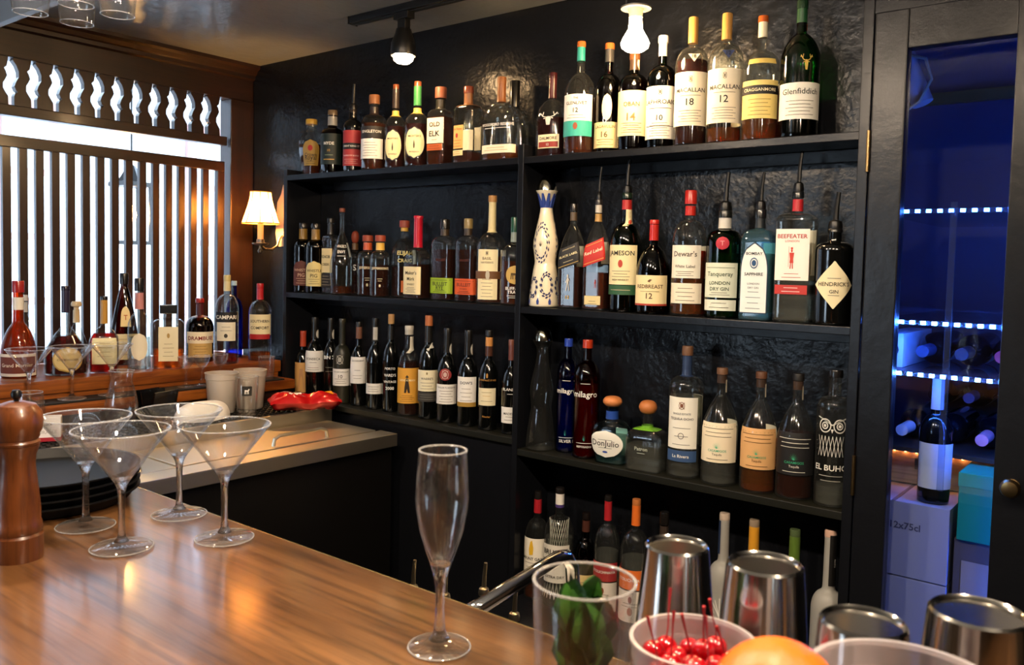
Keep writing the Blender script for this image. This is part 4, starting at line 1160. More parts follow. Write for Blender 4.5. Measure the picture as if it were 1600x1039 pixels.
bottle('D5', 'whiskey_bottle', 'squat dark green whiskey bottle with red neck foil and cream label', G_D, (.42, .72, .26, .78, 1), 'dkgreen', 'dark', .5, (.955, 1.1, '#b3261e', 'cap'), [(.78, .95, '#b3261e')], [dict(z=(.10, .41), w=1.15, a=6, c='#eddcaa', tx=[('REDBREAST', .62, .7, '#4a2c1c', .02), ('12', .3, .16, '#4a2c1c', .02)], mk=[([[(.1, .3), (.5, .1), (.7, .4), (.95, .6), (.6, .7), (.4, .6)]], .74, .92, .14, '#6a4a2c')], ln=[(.45, .5, '#8a7a58')]), dict(z=(.09, .11), w=1.15, a=6, c='#a93a2a')])
bottle('D6', 'whisky_bottle', 'half-full Scotch bottle with white script label and red cap', G_D, (.58, .76, .29, .88, 1), 'clear', 'amber', .52, (.89, 1.2, '#b8281f', 'cap'), [(.80, .875, '#b8281f')], [dict(z=(.30, .56), w=.95, a=0, c='#ebe6d6', tx=[("Dewar's", .74, .72, '#3a3430', .015), ('White Label', .36, .62, '#3a3430', .01)], ln=fine(3, .08, .2)), dict(z=(.10, .26), w=1.0, a=4, c='#ebe2cc', ln=fine(4, .15, .75, '#5a5044')), dict(z=(.95, .955), w=.1, tx=[])])
bottle('D7', 'gin_bottle', 'green shaker-shaped gin bottle with round red wax seal', G_D, (.66, .82, .34, .92, 1), 'green', 'clear', .6, (.93, 1.15, '#171a18', 'cap'), [(.83, .93, '#c9c8c0')], [dict(z=(.19, .51), w=1.05, a=0, c='#d9e0cc', tx=[('Tanqueray', .66, .7, '#23402a', .015), ('LONDON', .42, .55, '#23402a', .03), ('DRY GIN', .25, .5, '#23402a', .03)], ln=fine(2, .08, .14) + [(.86, .8, '#6b7a62')]), dict(z=(.07, .17), w=1.0, a=0, c='#dfe4d4', ln=fine(2, .3, .7)), dict(z=(.63, .75), w=.36, a=6, c='#b01c34', sh='oval', tx=[('T', .5, .3, '#e08a94')])], pour=.09)
bottle('D8', 'gin_bottle', 'pale blue square gin bottle with tall arched label', G_D, (.68, .82, .30, .92, 1), 'cyan', 'clear', .6, (.92, 1.2, '#15181c', 'cap'), [(.83, .92, '#20262c')], [dict(z=(.06, .70), w=.86, a=0, c='#1e3a52', sh='arch'), dict(z=(.07, .685), w=.80, a=0, c='#e6ecea', sh='arch', tx=[('BOMBAY', .86, .62, '#15202c', .03), ('SAPPHIRE', .56, .7, '#15202c', .03), ('LONDON', .42, .45, '#23384a'), ('DRY GIN', .36, .4, '#23384a')], mk=[(ringp(.5, .5, .45, .1) + [disc(.5, .5, .28)], .64, .80, .3, '#1f4a78')], ln=fine(4, .06, .3, '#5a6a78'))], pour=.085)
bottle('D9', 'gin_bottle', 'clear square gin bottle with white label and red guardsman figure', G_D, (.76, .83, .27, .96, 1), 'clear', 'clear', .36, (.95, 1.15, '#14171a', 'cap'), [(.85, .94, '#b8262c')], [dict(z=(.32, .71), w=.9, a=0, c='#f0ece2', tx=[('BEEFEATER', .86, .86, Rd, .03), ('LONDON', .765, .4, Rd, .01)], mk=[(GUARD, .22, .62, .28, '#c23a28')], ln=fine(2, .06, .13, Rd)), dict(z=(.215, .285), w=.85, a=0, c='#b8302c', ln=fine(2, .3, .7, '#f0d8d0'))], pour=.09)
bottle('D10', 'gin_bottle', 'black apothecary gin bottle with cream diamond label', G_D, (.76, .86, .36, .92, 1), 'black', None, .5, (.96, 1.1, '#0f0f10', 'cap'), (), [dict(z=(.17, .66), w=1.12, a=8, c='#e8dcb4', sh='diamond', tx=[("HENDRICK'S", .52, .74, '#2c2620', .02), ('GIN', .36, .2, '#2c2620', .02)], ln=[(.64, .3, '#6b6256'), (.28, .25, '#6b6256')])], pour=.08)
# --- port shelf
def port(key, label, labels, foils=(), cap=(.94, 1.12, '#141211', 'cap'), glass='black', prof=PORT, liq=None, fill=.5):
    return bottle(key, 'port_bottle', label, G_E, prof, glass, liq, fill, cap, foils, labels)
SEAL = lambda t0, t1: dict(z=(t0, t1), w=.30, a=16, c='#dcd8cc', sh='oval')
BF = [(.74, .94, '#121111')]
port('E1', 'small port bottle with orange capsule and brown pictorial label', [dict(z=(.06, .52), w=1.1, a=15, c='#c99a5a', mk=[([[(.08, .06), (.92, .06), (.92, .94), (.08, .94)]], 0, 1, .9, '#5a3a20'), ([[(.25, .1), (.75, .1), (.6, .8), (.35, .8)]], 0, 1, .7, '#b5865a')])], [(.76, .95, '#b3452c')], (.95, 1.1, '#b3452c', 'cap'))
port('E2', 'port bottle with deep white label and oval neck seal, second in the port row', [dict(z=(.33, .59), w=1.3, a=15, c='#efece6', tx=[('FONSECA', .62, .6, K, .02)], ln=[(.45, .3, K), (.2, .45, '#7a3a34'), (.1, .5, K)]), SEAL(.74, .85)], BF)
port('E3', 'black port bottle with large white numerals painted on the glass', [dict(z=(.46, .58), w=1.2, a=20, tx=[('BIN 27', .5, .7, Wt, .04)]), dict(z=(.34, .42), w=1.1, a=20, ln=[(.7, .5, '#8a8a80'), (.1, .5, '#8a8a80')]), SEAL(.74, .86)], BF)
port('E4', 'matte olive tawny port bottle with white label and grey crest', [dict(z=(.21, .41), w=1.25, a=15, c='#efece6', tx=[('TAYLOR FLADGATE', .82, .72, K), ('10', .55, .18, K, .02)], ln=fine(3, .15, .4)), dict(z=(.46, .58), w=.6, a=10, mk=[(CREST, 0, 1, .7, '#a9a59a')])], (), (.955, 1.1, '#3a3626', 'cap'), 'olive', (.52, .68, .36, .85, .97))
port('E5', 'port bottle with tall narrow white label and brown neck foil', [dict(z=(.27, .585), w=1.15, a=15, c='#efece6', tx=[("COCKBURN'S", .86, .7, K, .02)], ln=[(.5, .3, K), (.3, .5, '#6b6256'), (.2, .4, '#6b6256')])], [(.80, .94, '#7a5240')])
port('E6', 'black port bottle with one small low white label', [dict(z=(.17, .285), w=1.15, a=12, c='#e9e6de', ln=fine(3, .25, .7)), dict(z=(.76, .90), w=.26, a=-10, c='#b8b5ad')], BF)
port('E7', 'port bottle with bold white stencil lettering and exposed pale cork', [dict(z=(.20, .48), w=1.2, a=16, tx=[('PORTO', .88, .52, Wt, .04), ("VARD'S", .64, .62, Wt, .04), ('VINTAGE', .40, .66, Wt, .04), ('2000', .16, .42, Wt, .04)])], [(.74, .88, '#151414')], (.90, 1.05, '#b58a56', 'wood'))
port('E8', 'clear port bottle with big orange-yellow label and cloaked figure', [dict(z=(.14, .535), w=1.2, a=12, c='#dca03a', tx=[('SANDEMAN', .66, .62, '#f4e6b8', .02)], mk=[(CAPE, .3, .82, .34, '#2a1c10')], ln=fine(4, .06, .22, '#7a5218')), dict(z=(.70, .88), w=.28, a=12, c='#dcd6c4')], [(.90, .97, '#b8b2a4')], (.955, 1.1, '#c9c2b4', 'cap'), 'clear', (.52, .74, .38, .8, 1), 'dark', .6)
port('E9', 'port bottle with orange cork top, cream label over a dark band', [dict(z=(.27, .475), w=1.25, a=12, c='#f0e6c4', tx=[("WARRE'S", .6, .5, K, .02)], mk=[(EMBL, .78, .92, .07, '#8a7a48')], ln=fine(3, .12, .4)), dict(z=(.17, .26), w=1.25, a=12, c='#3a3836', ln=fine(3, .25, .75, '#7a766c', .8)), SEAL(.66, .74)], [(.74, .89, '#1c1a18')], (.90, 1.08, '#b5683a', 'wood'))
port('E10', 'port bottle with white label and red crest above it', [dict(z=(.20, .41), w=1.25, a=12, c='#efece6', tx=[('TAYLOR FLADGATE', .84, .75, K)], ln=fine(5, .12, .66)), dict(z=(.45, .58), w=.6, a=6, c='#8f2a28', sh='oval', mk=[(CREST, .1, .9, .6, '#c9a9a0')]), SEAL(.72, .84)], BF)
port('E11', 'port bottle with white label edged gold along the bottom', [dict(z=(.21, .52), w=1.05, a=6, c='#efece6', tx=[("DOW'S", .80, .55, '#2a3444', .03)], ln=fine(4, .2, .6)), dict(z=(.21, .255), w=1.05, a=6, c='#a8843a'), SEAL(.74, .86)], BF)
port('E12', 'sherry bottle with tan neck foil and gold lettering above cream label', [dict(z=(.25, .425), w=1.0, a=4, c='#ece0bc', ln=[(.75, .5, '#8a7a48'), (.55, .4, '#c9a64c'), (.25, .6, '#8a7a58')]), dict(z=(.47, .56), w=1.15, a=6, tx=[('GONZALEZ BYASS', .4, .8, '#b8823c', .03)], mk=[(EMBL, .6, 1.2, .08, '#b8823c')]), dict(z=(.10, .18), w=.8, a=6, tx=[('Nectar', .5, .5, '#b8823c')])], [(.84, .93, '#c98a4a'), (.74, .84, '#4a2c20')])
port('E13', 'madeira bottle with white block capitals beside the divider', [dict(z=(.12, .29), w=1.15, a=8, c='#efece6', tx=[('MADEIRA', .6, .6, K, .02)], ln=fine(2, .2, .4)), dict(z=(.42, .52), w=1.2, a=10, tx=[("BLANDY'S", .6, .72, Wt, .03)], ln=[(.1, .3, Wt)])], [(.78, .94, '#6a3a30')], (.94, 1.12, '#7a4a3a', 'cap'))
# --- third shelf
fretwork_bottle('F1', 'clear glass tequila decanter with silver dome stopper, beside the divider', G_F, GL['clear'], False, M_PEARL)
MIL = (.70, .82, .34, .75, 1)
for k_, gl, word, what in (('F2', 'blue', 'SILVER', 'blue'), ('F3', 'rosso', 'REPOSADO', 'red-orange')):
    bottle(k_, 'tequila_bottle', 'slim %s glass tequila bottle with white brush script' % what, G_F, MIL, gl, 'clear' if k_ == 'F2' else 'amber', .62, (.93, 1.15, '#2a44a8' if k_ == 'F2' else '#b3381c', 'cap'), (), [dict(z=(.46, .62), w=1.2, a=14, tx=[('milagro', .5, .78, Wt, .02)], ln=[(1.1, .3, Wt)]), dict(z=(.08, .20), w=1.0, a=14, tx=[(word, .2, .55, Wt, .02)], mk=[(LEAF, .6, 1.1, .16, '#3fae9a')], ln=[(.45, .6, Wt)])])
bottle('F4', 'tequila_bottle', 'squat round pale teal tequila bottle with white oval label and cork ball', G_F, (.38, .64, .30, .92, .80), 'teal', 'clear', .42, (.84, 1.25, '#d0824a', 'ball'), [(.66, .78, '#24489c')], [dict(z=(.10, .50), w=.92, a=-6, c='#ecebe2', sh='oval', tx=[('DonJulio', .5, .78, '#3a3a38', .02)], mk=[([disc(.5, .5, .5, 12, .4)], .16, .26, .16, '#2a489c')], ln=[(.36, .4, '#7a7a70'), (.66, .4, '#7a7a70')])])
bottle('F5', 'tequila_bottle', 'squat clear tequila bottle with round cork and green ribbon', G_F, (.42, .60, .28, .92, 1), 'clear', 'clear', .36, (.80, 1.35, '#b8703c', 'ball'), [(.58, .63, '#6aa82a')], [dict(z=(.20, .45), w=.7, a=0, tx=[('Patron', .5, .5, '#a9b0a4', .02)], ln=[(.25, .3, '#a9b0a4')]), dict(z=(.60, .64), w=1.3, a=-30, c='#6aa82a')])
bottle('F6', 'tequila_bottle', 'tall clear tequila bottle with long white label and small blue label', G_F, (.66, .77, .27, .92, 1), 'clear', 'clear', .62, (.93, 1.2, '#6a4a34', 'wood'), [(.77, .93, '#2c3c5c')], [dict(z=(.23, .62), w=.95, a=0, c='#eceade', tx=[('TEQUILA OCHO', .58, .72, '#2a3448', .02), ('SINGLE ESTATE', .68, .55, '#2a3448')], mk=[(CREST, .76, .92, .2, '#7a4a34'), (ringp(.5, .5, .4, .08), .18, .32, .2, '#3a3a38')], ln=fine(3, .08, .4, '#5a5a58')), dict(z=(.13, .215), w=.95, a=0, c='#34507c', tx=[('La Rivera', .5, .5, Wt, .01)])])
for k_, c1, tc, lq, fl, cp, what in (('F7', '#ece0c4', '#4a4438', 'clear', .50, '#6a4a34', 'cream label over clear spirit'), ('F8', '#d8a870', '#5a3c20', 'amber', .45, '#5c3a26', 'tan label over amber spirit'), ('F9', '#17171a', '#d8d4c8', 'dark', .52, '#141212', 'black label over dark spirit')):
    bottle(k_, 'tequila_bottle', 'long-necked tequila bottle with %s and green agave mark' % what, G_F, (.50, .76, .26, .62, 1), 'clear', lq, fl, (.945, 1.2, cp, 'wood'), [(.87, .94, '#3a2c24')], [dict(z=(.20, .54), w=1.2, a=2, c=c1, tx=[('CASAMIGOS', .30, .42, '#2f9a72', .02), ('Tequila', .20, .22, tc, .01)], mk=[(LEAF, .36, .54, .24, '#3fae86')], ln=[(.86, .75, tc), (.76, .6, tc), (.66, .65, tc), (.08, .5, tc)]), dict(z=(.79, .90), w=.16, a=14, c='#d8cfb8')])
bottle('F10', 'mezcal_bottle', 'clear mezcal bottle printed with a white owl, last on the third shelf', G_F, (.70, .80, .38, .92, 1), 'clear', 'clear', .15, (.945, 1.15, '#141314', 'cap'), (), [dict(z=(.36, .66), w=1.05, a=0, mk=[(OWL, 0, 1, 1, '#c8c6c0')]), dict(z=(.22, .34), w=1.15, a=0, tx=[('EL BUHO', .6, .85, '#d8d5cc', .03)], ln=[(.1, .6, '#a9a69c'), (-.2, .5, '#a9a69c')])])
# --- bottom shelf
bottle('G1', 'rum_bottle', 'rum bottle with red neck foil and white label with yellow map', G_G, (.56, .74, .30, .85, 1), 'clear', 'whisky', .3, (.93, 1.0, '#1a1716', 'cap'), [(.80, .93, '#a8222c')], [dict(z=(.25, .58), w=1.1, a=0, c='#efe9da', tx=[('MOUNT GAY', .42, .85, K, .04)], mk=[([[(.3, 0), (.7, .05), (.75, .5), (.6, 1), (.4, .9), (.25, .4)]], .52, .95, .35, '#e3b52e')], ln=fine(3, .06, .3))])
bottle('G2', 'rum_bottle', 'clear rum bottle wrapped in a white net pattern', G_G, (.56, .76, .28, .88, 1), 'clear', 'clear', .58, (.955, 1.1, '#1a1716', 'cap'), [(.86, .95, '#e6e2da'), (.835, .86, '#4a3a78')], [dict(z=(.08, .74), w=1.5, a=12, mk=[(NET, 0, 1, .9, '#d9d6cc')]), dict(z=(.22, .42), w=.9, a=10, c='#e9e6dc', tx=[('EXTRA DRY', .25, .75, K, .02)]), dict(z=(.42, .54), w=1.0, a=10, c='#dcd8cc', tx=[('BRUGAL', .5, .85, K, .05)])])
bottle('G3', 'rum_bottle', 'short brown rum bottle with arched cream label', G_G, (.55, .72, .34, .82, 1), 'brown', 'dark', .5, (.93, 1.1, '#171211', 'cap'), [(.80, .92, '#4a2a22')], [dict(z=(.10, .36), w=1.1, a=10, c='#e6cf8a', ln=fine(3, .3, .7))])
for k_, c1, fo, what in (('G4', '#a8242c', '#a8242c', 'red'), ('G5', '#e0702a', '#e0702a', 'orange')):
    bottle(k_, 'vodka_bottle', 'clear vodka bottle with %s name band and %s foil' % (what, what), G_G, (.58, .76, .28, .82, 1), 'clear', 'clear', .55, (.955, 1.05, '#1a1716' if k_ == 'G4' else '#b8703c', 'cap'), [(.80, .955, fo)], [dict(z=(.33, .48), w=1.2, a=6, c=c1, tx=[('STOLICHNAYA', .5, .82, Wt, .03)]), dict(z=(.08, .32), w=1.2, a=6, c='#ece4d8', mk=[(EMBL, .2, .5, .16, '#a85a3c'), (EMBL, .6, .85, .12, '#8a3a2c')], ln=fine(2, .5, .6))])
bottle('G6', 'liqueur_bottle', 'dark bottle with black cap half hidden by a shaker tin', G_G, (.55, .72, .30, .82, 1), 'brown', 'dark', .5, (.90, 1.2, '#151312', 'cap'), [(.80, .89, '#3a302a')], [])
bottle('G7', 'vodka_bottle', 'frosted vodka bottle etched with a bare white tree', G_G, (.52, .66, .34, .85, 1), 'frost', None, .5, (.955, 1.02, '#b8a89a', 'cap'), (), [dict(z=(.10, .44), w=.9, a=6, mk=[(TREE, 0, 1, 1, '#f0eee8')]), dict(z=(.72, .95), w=.26, a=-30, c='#1c2c4a')])
bottle('G8', 'vodka_bottle', 'vodka bottle with mustard yellow neck foil', G_G, (.52, .66, .34, .85, 1), 'clear', 'clear', .5, (.955, 1.05, '#8a7a68', 'cap'), [(.66, .955, '#d2952c')], [])
bottle('G9', 'vodka_bottle', 'vodka bottle with green neck foil', G_G, (.52, .66, .34, .85, 1), 'clear', 'clear', .5, (.955, 1.05, '#4a5a3a', 'cap'), [(.66, .955, '#55702c')], [])
bottle('G10', 'vodka_bottle', 'frosted long-necked vodka bottle with black hanging tag, end of bottom shelf', G_G, (.50, .62, .36, .88, 1), 'frost', None, .5, (.955, 1.02, '#c9a592', 'cap'), (), [dict(z=(.66, .97), w=.34, a=14, c='#131212', tx=[('CHOPIN', .45, .72, Wt, .02)], vert=True), dict(z=(.12, .34), w=.7, a=20, mk=[([line(.2, 0, .8, .9, .05), line(.3, .5, .9, .3, .05), line(.1, .8, .7, 1, .05)], 0, 1, 1, '#2a2826')])])
# --- window ledge (labels face into the room)
FC = 62
bottle('H1', 'liqueur_bottle', 'orange liqueur bottle with red seal and wide maroon label, far end of ledge', G_H, (.26, .56, .30, .72, 1), 'orange', 'amber', .70, (.88, 1.15, '#9a2222', 'cap'), [(.70, .83, '#e6e0d4')], [dict(z=(.02, .25), w=1.3, a=FC, c='#e9e2d2'), dict(z=(.05, .22), w=1.15, a=FC, c='#6a3020', tx=[('Grand Marnier', .5, .8, '#ead9c0', .02)])])
bottle('H2', 'liqueur_bottle', 'clear bottle with silver cap behind the orange liqueur bottle', G_H, (.42, .70, .34, .65, 1), 'clear', 'clear', .4, (.92, 1.15, '#c9ccd0', 'cap'), [(.76, .90, '#b8bcc0')], [])
bottle('H3', 'cognac_bottle', 'broad-based dark cognac bottle with purple neck foil and gold oval label', G_H, (.26, .54, .18, .58, 1), 'clear', 'ruby', .44, (.95, 1.15, '#1e1a2e', 'cap'), [(.70, .95, '#26213c')], [dict(z=(.04, .32), w=.7, a=10, c='#b8964a', sh='oval'), dict(z=(.055, .305), w=.63, a=10, c='#e0c684', sh='oval', tx=[('COURVOISIER', .5, .75, '#5a4420')])])
bottle('H4', 'cognac_bottle', 'clear carafe bottle with pale mushroom stopper behind the cognac', G_H, (.22, .62, .24, .5, 1), 'clear', 'whisky', .25, (.86, 1.2, '#c9b48c', 'mush'), [(.66, .86, '#c9b48c')], [])
bottle('H5', 'cognac_bottle', 'reddish cognac bottle with gold neck foil and cream rectangular label', G_H, (.42, .60, .24, .72, 1), 'clear', 'red', .52, (.95, 1.1, '#17141a', 'cap'), [(.64, .95, '#b8893c')], [dict(z=(.12, .46), w=.85, a=5, c='#e6dcae', ln=fine(4, .3, .8, '#8a7a48')), ])
bottle('H6', 'liqueur_bottle', 'tall brown decanter bottle with black cap and cream labels', G_H, (.30, .84, .26, .62, .95), 'brown', 'amber', .72, (.88, 1.25, '#120f0e', 'cap'), (), [dict(z=(.42, .64), w=.42, a=10, c='#ead296', sh='arch', tx=[('T', .45, .4, '#b8622c', .04)]), dict(z=(.06, .34), w=1.0, a=5, c='#ddd0a4', ln=fine(4, .2, .8, '#8a6a3a'))])
bottle('H7', 'liqueur_bottle', 'clear round liqueur bottle with pink neck label and black cap', G_H, (.46, .62, .36, .75, 1), 'clear', 'clear', .35, (.86, 1.15, '#151315', 'cap'), [(.66, .84, '#c98a8a')], [dict(z=(.10, .40), w=.75, a=FC, c='#e9e2cc', sh='oval')])
bottle('H8', 'liqueur_bottle', 'embossed square liqueur decanter with black square cap', G_H, (.66, .78, .34, .92, 1), 'clear', 'amber', .30, (.86, 1.6, '#14181c', 'square'), (), [dict(z=(.12, .66), w=.6, a=0, c='#e0d6b4', ln=fine(4, .15, .5, '#8a7a58'), mk=[(EMBL, .66, .82, .16, '#a88a4c')])])
bottle('H9', 'liqueur_bottle', 'dark round-shouldered liqueur bottle with scroll label and red cap', G_H, (.54, .72, .24, .88, 1), 'brown', 'ruby', .66, (.93, 1.3, '#9a2420', 'cap'), [(.70, .92, '#4a1a1e')], [dict(z=(.30, .48), w=1.15, a=FC, c='#efe6cc', tx=[('DRAMBUIE', .45, .82, '#7a1c1c', .04)]), dict(z=(.08, .30), w=.95, a=FC, c='#c9a968', ln=fine(4, .2, .8, '#6a4a28'))])
bottle('H10', 'liqueur_bottle', 'clear bitter bottle with black name band and red dregs', G_H, (.62, .78, .28, .82, 1), 'clear', 'red', .10, (.93, 1.1, '#c9b878', 'cap'), [(.82, .93, '#d8cc9a')], [dict(z=(.47, .585), w=1.1, a=FC - 10, c='#17171a', tx=[('CAMPARI', .5, .86, Wt, .04)]), dict(z=(.26, .47), w=.85, a=FC - 10, c='#e6e0cc', mk=[(EMBL, .15, .4, .2, '#3a3632')], ln=fine(2, .55, .75))])
bottle('H11', 'liqueur_bottle', 'bright blue glass bottle standing behind the bitter bottle', G_H, (.62, .78, .30, .82, 1), 'blue', 'clear', .5, (.94, 1.1, '#a9c4d8', 'cap'), (), [])
bottle('H12', 'liqueur_bottle', 'clear liqueur bottle with red neck and cream label at the corner', G_H, (.62, .78, .28, .82, 1), 'clear', 'amber', .10, (.93, 1.1, '#b01e24', 'cap'), [(.79, .93, '#b8222a')], [dict(z=(.33, .60), w=1.1, a=FC - 8, c='#e9dfb8', tx=[('SOUTHERN', .68, .8, K, .03), ('COMFORT', .36, .76, K, .03)]), dict(z=(.28, .345), w=1.0, a=FC - 8, c='#a8242a')])
# --- steel-spouted bottles in the speed rail
for i, (x, y) in enumerate(((-1.342, 1.345), (-1.255, 1.358), (-1.212, 1.440), (-1.075, 1.379))):
    root = thing('rail_bottle', 'bottle with chrome pour spout in the low speed rail, ' + ('nearest the steel counter', 'behind the flute stem', 'behind the faucet spout', 'nearest the white-netted rum')[i], 'bottle', (x, y, .4706), 0, 'bottles in the speed rail')
    B = Bottle(.037, .235, 2, 1, (.58, .76, .32, .8, 1, .985))
    B.glass(24).build('glass_body', GL['black'], root, smooth=True, angle=60)
    pourer(root, B, .232, .075, True)

# ------------------------------------------------------------------ glassware
def glass_mesh(outer, inner, seg=40):
    """Closed glass wall: outer profile up, inner profile back down."""
    return MB().lathe(outer + inner, seg)
MART_O = [(0, 0), (.038, 0), (.0395, .0012), (.038, .003), (.020, .0055), (.0085, .010), (.0050, .018), (.0042, .04), (.0046, .075), (.0075, .086), (.0125, .093), (.036, .126), (.0600, .1562), (.0613, .1572), (.0616, .158), (.0610, .1588)]
MART_I = [(.0602, .1588), (.0596, .158), (.0352, .1268), (.0116, .0945), (.004, .0895), (0, .089)]
def stemmed(name, label, group, loc, parts, sc=1.0, first={}, flip=False):
    """A stemmed glass: foot, stem and bowl are parts; alike glasses share their meshes."""
    t = thing(name, label, 'glass', loc, 0, group)
    t.scale = (sc, sc, sc)
    key = (name, id(parts))
    if key not in first:
        first[key] = [MB().lathe(pts, 44).build(nm, m, t, smooth=True, angle=60) for nm, pts, m in parts]
    else:
        for src in first[key]:
            copy_part(src, t)
    return t
def bead(parent, r, z, th=.0011):
    pts = [(r + th * math.cos(2 * math.pi * i / 8), z + th * math.sin(2 * math.pi * i / 8)) for i in range(9)]
    return MB().lathe(pts, 44).build('rim', M_RIM_GLINT, parent, smooth=True, angle=80)
RB = lambda r, z, th=.0010: [(r + th * math.cos(2 * math.pi * i / 8), z + th * math.sin(2 * math.pi * i / 8)) for i in range(9)]
MART = [('foot', [(0, 0), (.038, 0), (.0395, .0012), (.038, .003), (.020, .0055), (.0095, .0095), (0, .0095)], M_GLASS),
        ('stem', [(0, .0092)] + chaikin([(.0098, .0092), (.0060, .014), (.0046, .02), (.0042, .04), (.0046, .075), (.0075, .086), (.0118, .0922)], 1) + [(0, .0922)], M_GLASS_SOLID),
        ('bowl', [(0, .0905), (.0060, .0910), (.0120, .0926), (.036, .126), (.0600, .1562), (.0613, .1572), (.0616, .158), (.0610, .1588), (.0602, .1588), (.0596, .158), (.0352, .1272), (.0116, .0950), (.004, .0925), (0, .0922)], M_GLASS), ('rim', RB(.0607, .1592), M_RIM_GLINT), ('foot_edge', RB(.0390, .0015, .0009), M_RIM_GLINT)]
def martini(loc, label, group, sc=1.0):
    return stemmed('martini_glass', label, group, loc, MART, sc)
zb_ = ZBAR + .0003
martini((-1.068, .535, zb_), 'empty martini glass standing nearest of the four on the bar', 'martini glasses on the bar', .98)
martini((-1.005, .645, zb_), 'empty martini glass closest to the flute, by the bar edge', 'martini glasses on the bar', .98)
martini((-1.147, .661, zb_), 'empty martini glass farthest back of the four on the bar', 'martini glasses on the bar', .98)
martini((-1.190, .545, zb_), 'empty martini glass standing against the stacked black trays', 'martini glasses on the bar', .98)
for i, (x, y, w_) in enumerate(((-2.483, .985, 'beside the orange liqueur bottle'), (-2.483, 1.10, 'in front of the broad cognac bottle'), (-2.483, 1.215, 'in front of the gold-necked cognac'))):
    martini((x, y, 1.0373), 'small martini glass on the ledge step %s' % w_, 'martini glasses on the ledge step', .95)
FLUTE = [('foot', [(0, 0), (.030, 0), (.0312, .0012), (.029, .003), (.017, .0058), (.0105, .0095), (0, .0095)], M_GLASS),
         ('stem', [(0, .0092)] + chaikin([(.0108, .0092), (.0072, .013), (.0052, .022), (.0044, .045), (.0052, .066), (.0085, .078), (.0106, .0845)], 1) + [(0, .0845)], M_GLASS_SOLID),
         ('bowl', [(0, .083), (.006, .0832), (.0106, .0845), (.0150, .097), (.0215, .118), (.0255, .140), (.0262, .150), (.0252, .172), (.0236, .1945), (.0240, .1955), (.0240, .1965), (.0234, .1972), (.0227, .1968), (.0223, .1955), (.0240, .172), (.0250, .150), (.0242, .140), (.0202, .119), (.0138, .099), (.0080, .0865), (0, .0855)], M_GLASS), ('rim', RB(.0232, .1975), M_RIM_GLINT), ('foot_edge', RB(.0308, .0015, .0009), M_RIM_GLINT)]
stemmed('champagne_flute', 'empty tulip champagne flute standing alone on the bar', None, (-.561, .600, zb_), FLUTE)

# hanging wine glasses and their rack
rack = thing('glass_rack', 'white-edged hanging stemware rack under the ceiling', 'rack', (0, 0, 0))
M_RACK = pmat('rack_board', '#8f9aa6', .4)
sbox('end_board', M_RACK, -2.62, -1.55, .935, .955, 2.065, 2.16, .002, rack)
sbox('end_board', M_RACK, -2.62, -1.55, .30, .32, 2.065, 2.16, .002, rack)
for i in range(8):
    xx = -2.55 + i * .14
    sbox('runner', M_RACK, xx - .024, xx + .024, .32, .935, 2.142, 2.150, .001, rack)
for xx in (-2.55, -1.60):
    for yy in (.31, .945):
        sbox('hanger', M_BLACKMET, xx - .008, xx + .008, yy - .008, yy + .008, 2.15, ZCEIL, 0, rack)
wg = [(0, .2), (.033, .2), (.034, .1985), (.033, .197), (.012, .194), (.0050, .188), (.0040, .17), (.0042, .125), (.010, .112), (.028, .098), (.038, .075), (.0392, .055), (.036, .022), (.0335, 0), (.0325, -.0004)]
wi = [(.0318, .0004), (.0345, .022), (.0376, .055), (.0364, .074), (.0265, .0965), (.009, .109), (0, .111)]
first_w = None
for x, y, w_ in ((-1.92, .77, 'deepest in the rack'), (-1.92, .865, 'second along the rack'), (-1.78, .80, 'lowest looking, nearest the sawn balusters'), (-1.78, .885, 'at the end of the rack')):
    if first_w is None:
        first_w = glass_mesh(wg, wi, 36).build('wine_glass', M_GLASS, None, smooth=True, angle=60)
        o = first_w
    else:
        o = first_w.copy()
        C.objects.link(o)
    o.location = (x, y, 1.953)
    bead(o, .0330, -.0004, .0010)
    tag(o, 'wine glass hanging upside down, ' + w_, 'glass', 'wine glasses in the hanging rack')

# ------------------------------------------------------------------ things on the bar
mill = thing('pepper_mill', 'tall turned brown wooden pepper mill at the bar end', 'pepper mill', (-1.126, .432, ZBAR))
MB().lathe([(0, 0), (.0285, 0), (.029, .004), (.029, .030), (.0268, .033), (.0285, .037), (.0275, .045), (.0262, .048), (.0265, .06), (.0225, .10), (.0205, .118), (.0215, .130), (.0245, .139), (.0255, .143), (0, .143)], 40).build('mill_body', M_MILL, mill, smooth=True, angle=35)
MB().lathe([(0, .1435), (.025, .1435), (.0262, .147), (.0235, .150), (.0255, .153), (.0258, .157), (.0285, .162), (.0298, .172), (.0280, .184), (.0215, .193), (.010, .197), (0, .1975)], 40).build('mill_head', M_MILL, mill, smooth=True, angle=35)
MB().lathe([(0, .1975), (.003, .1975), (.003, .2), (.0062, .203), (.0066, .207), (.0045, .211), (0, .212)], 18).build('knob', M_BLACKMET, mill, smooth=True)
M_TRAY = pmat('black_tray_plastic', '#08090b', .55, spec=.2)
tro = None
for i in range(4):
    if tro is None:
        tro = MB().lathe([(0, 0), (.113, 0), (.120, .002), (.131, .016), (.1345, .0165), (.1345, .0185), (.130, .0185), (.118, .0055), (.110, .004), (0, .004)], 64).build('round_tray', M_TRAY, None, smooth=True, angle=35)
        o = tro
    else:
        o = tro.copy()
        C.objects.link(o)
    o.location = (-1.366, .565, ZBAR + .0005 + i * .0113)
    tag(o, ['round black tray at the bottom of the stack', 'round black tray second from the bottom of the stack', 'round black tray third from the bottom of the stack', 'round black tray lying on top of the stack'][i], 'tray', 'stack of black trays')

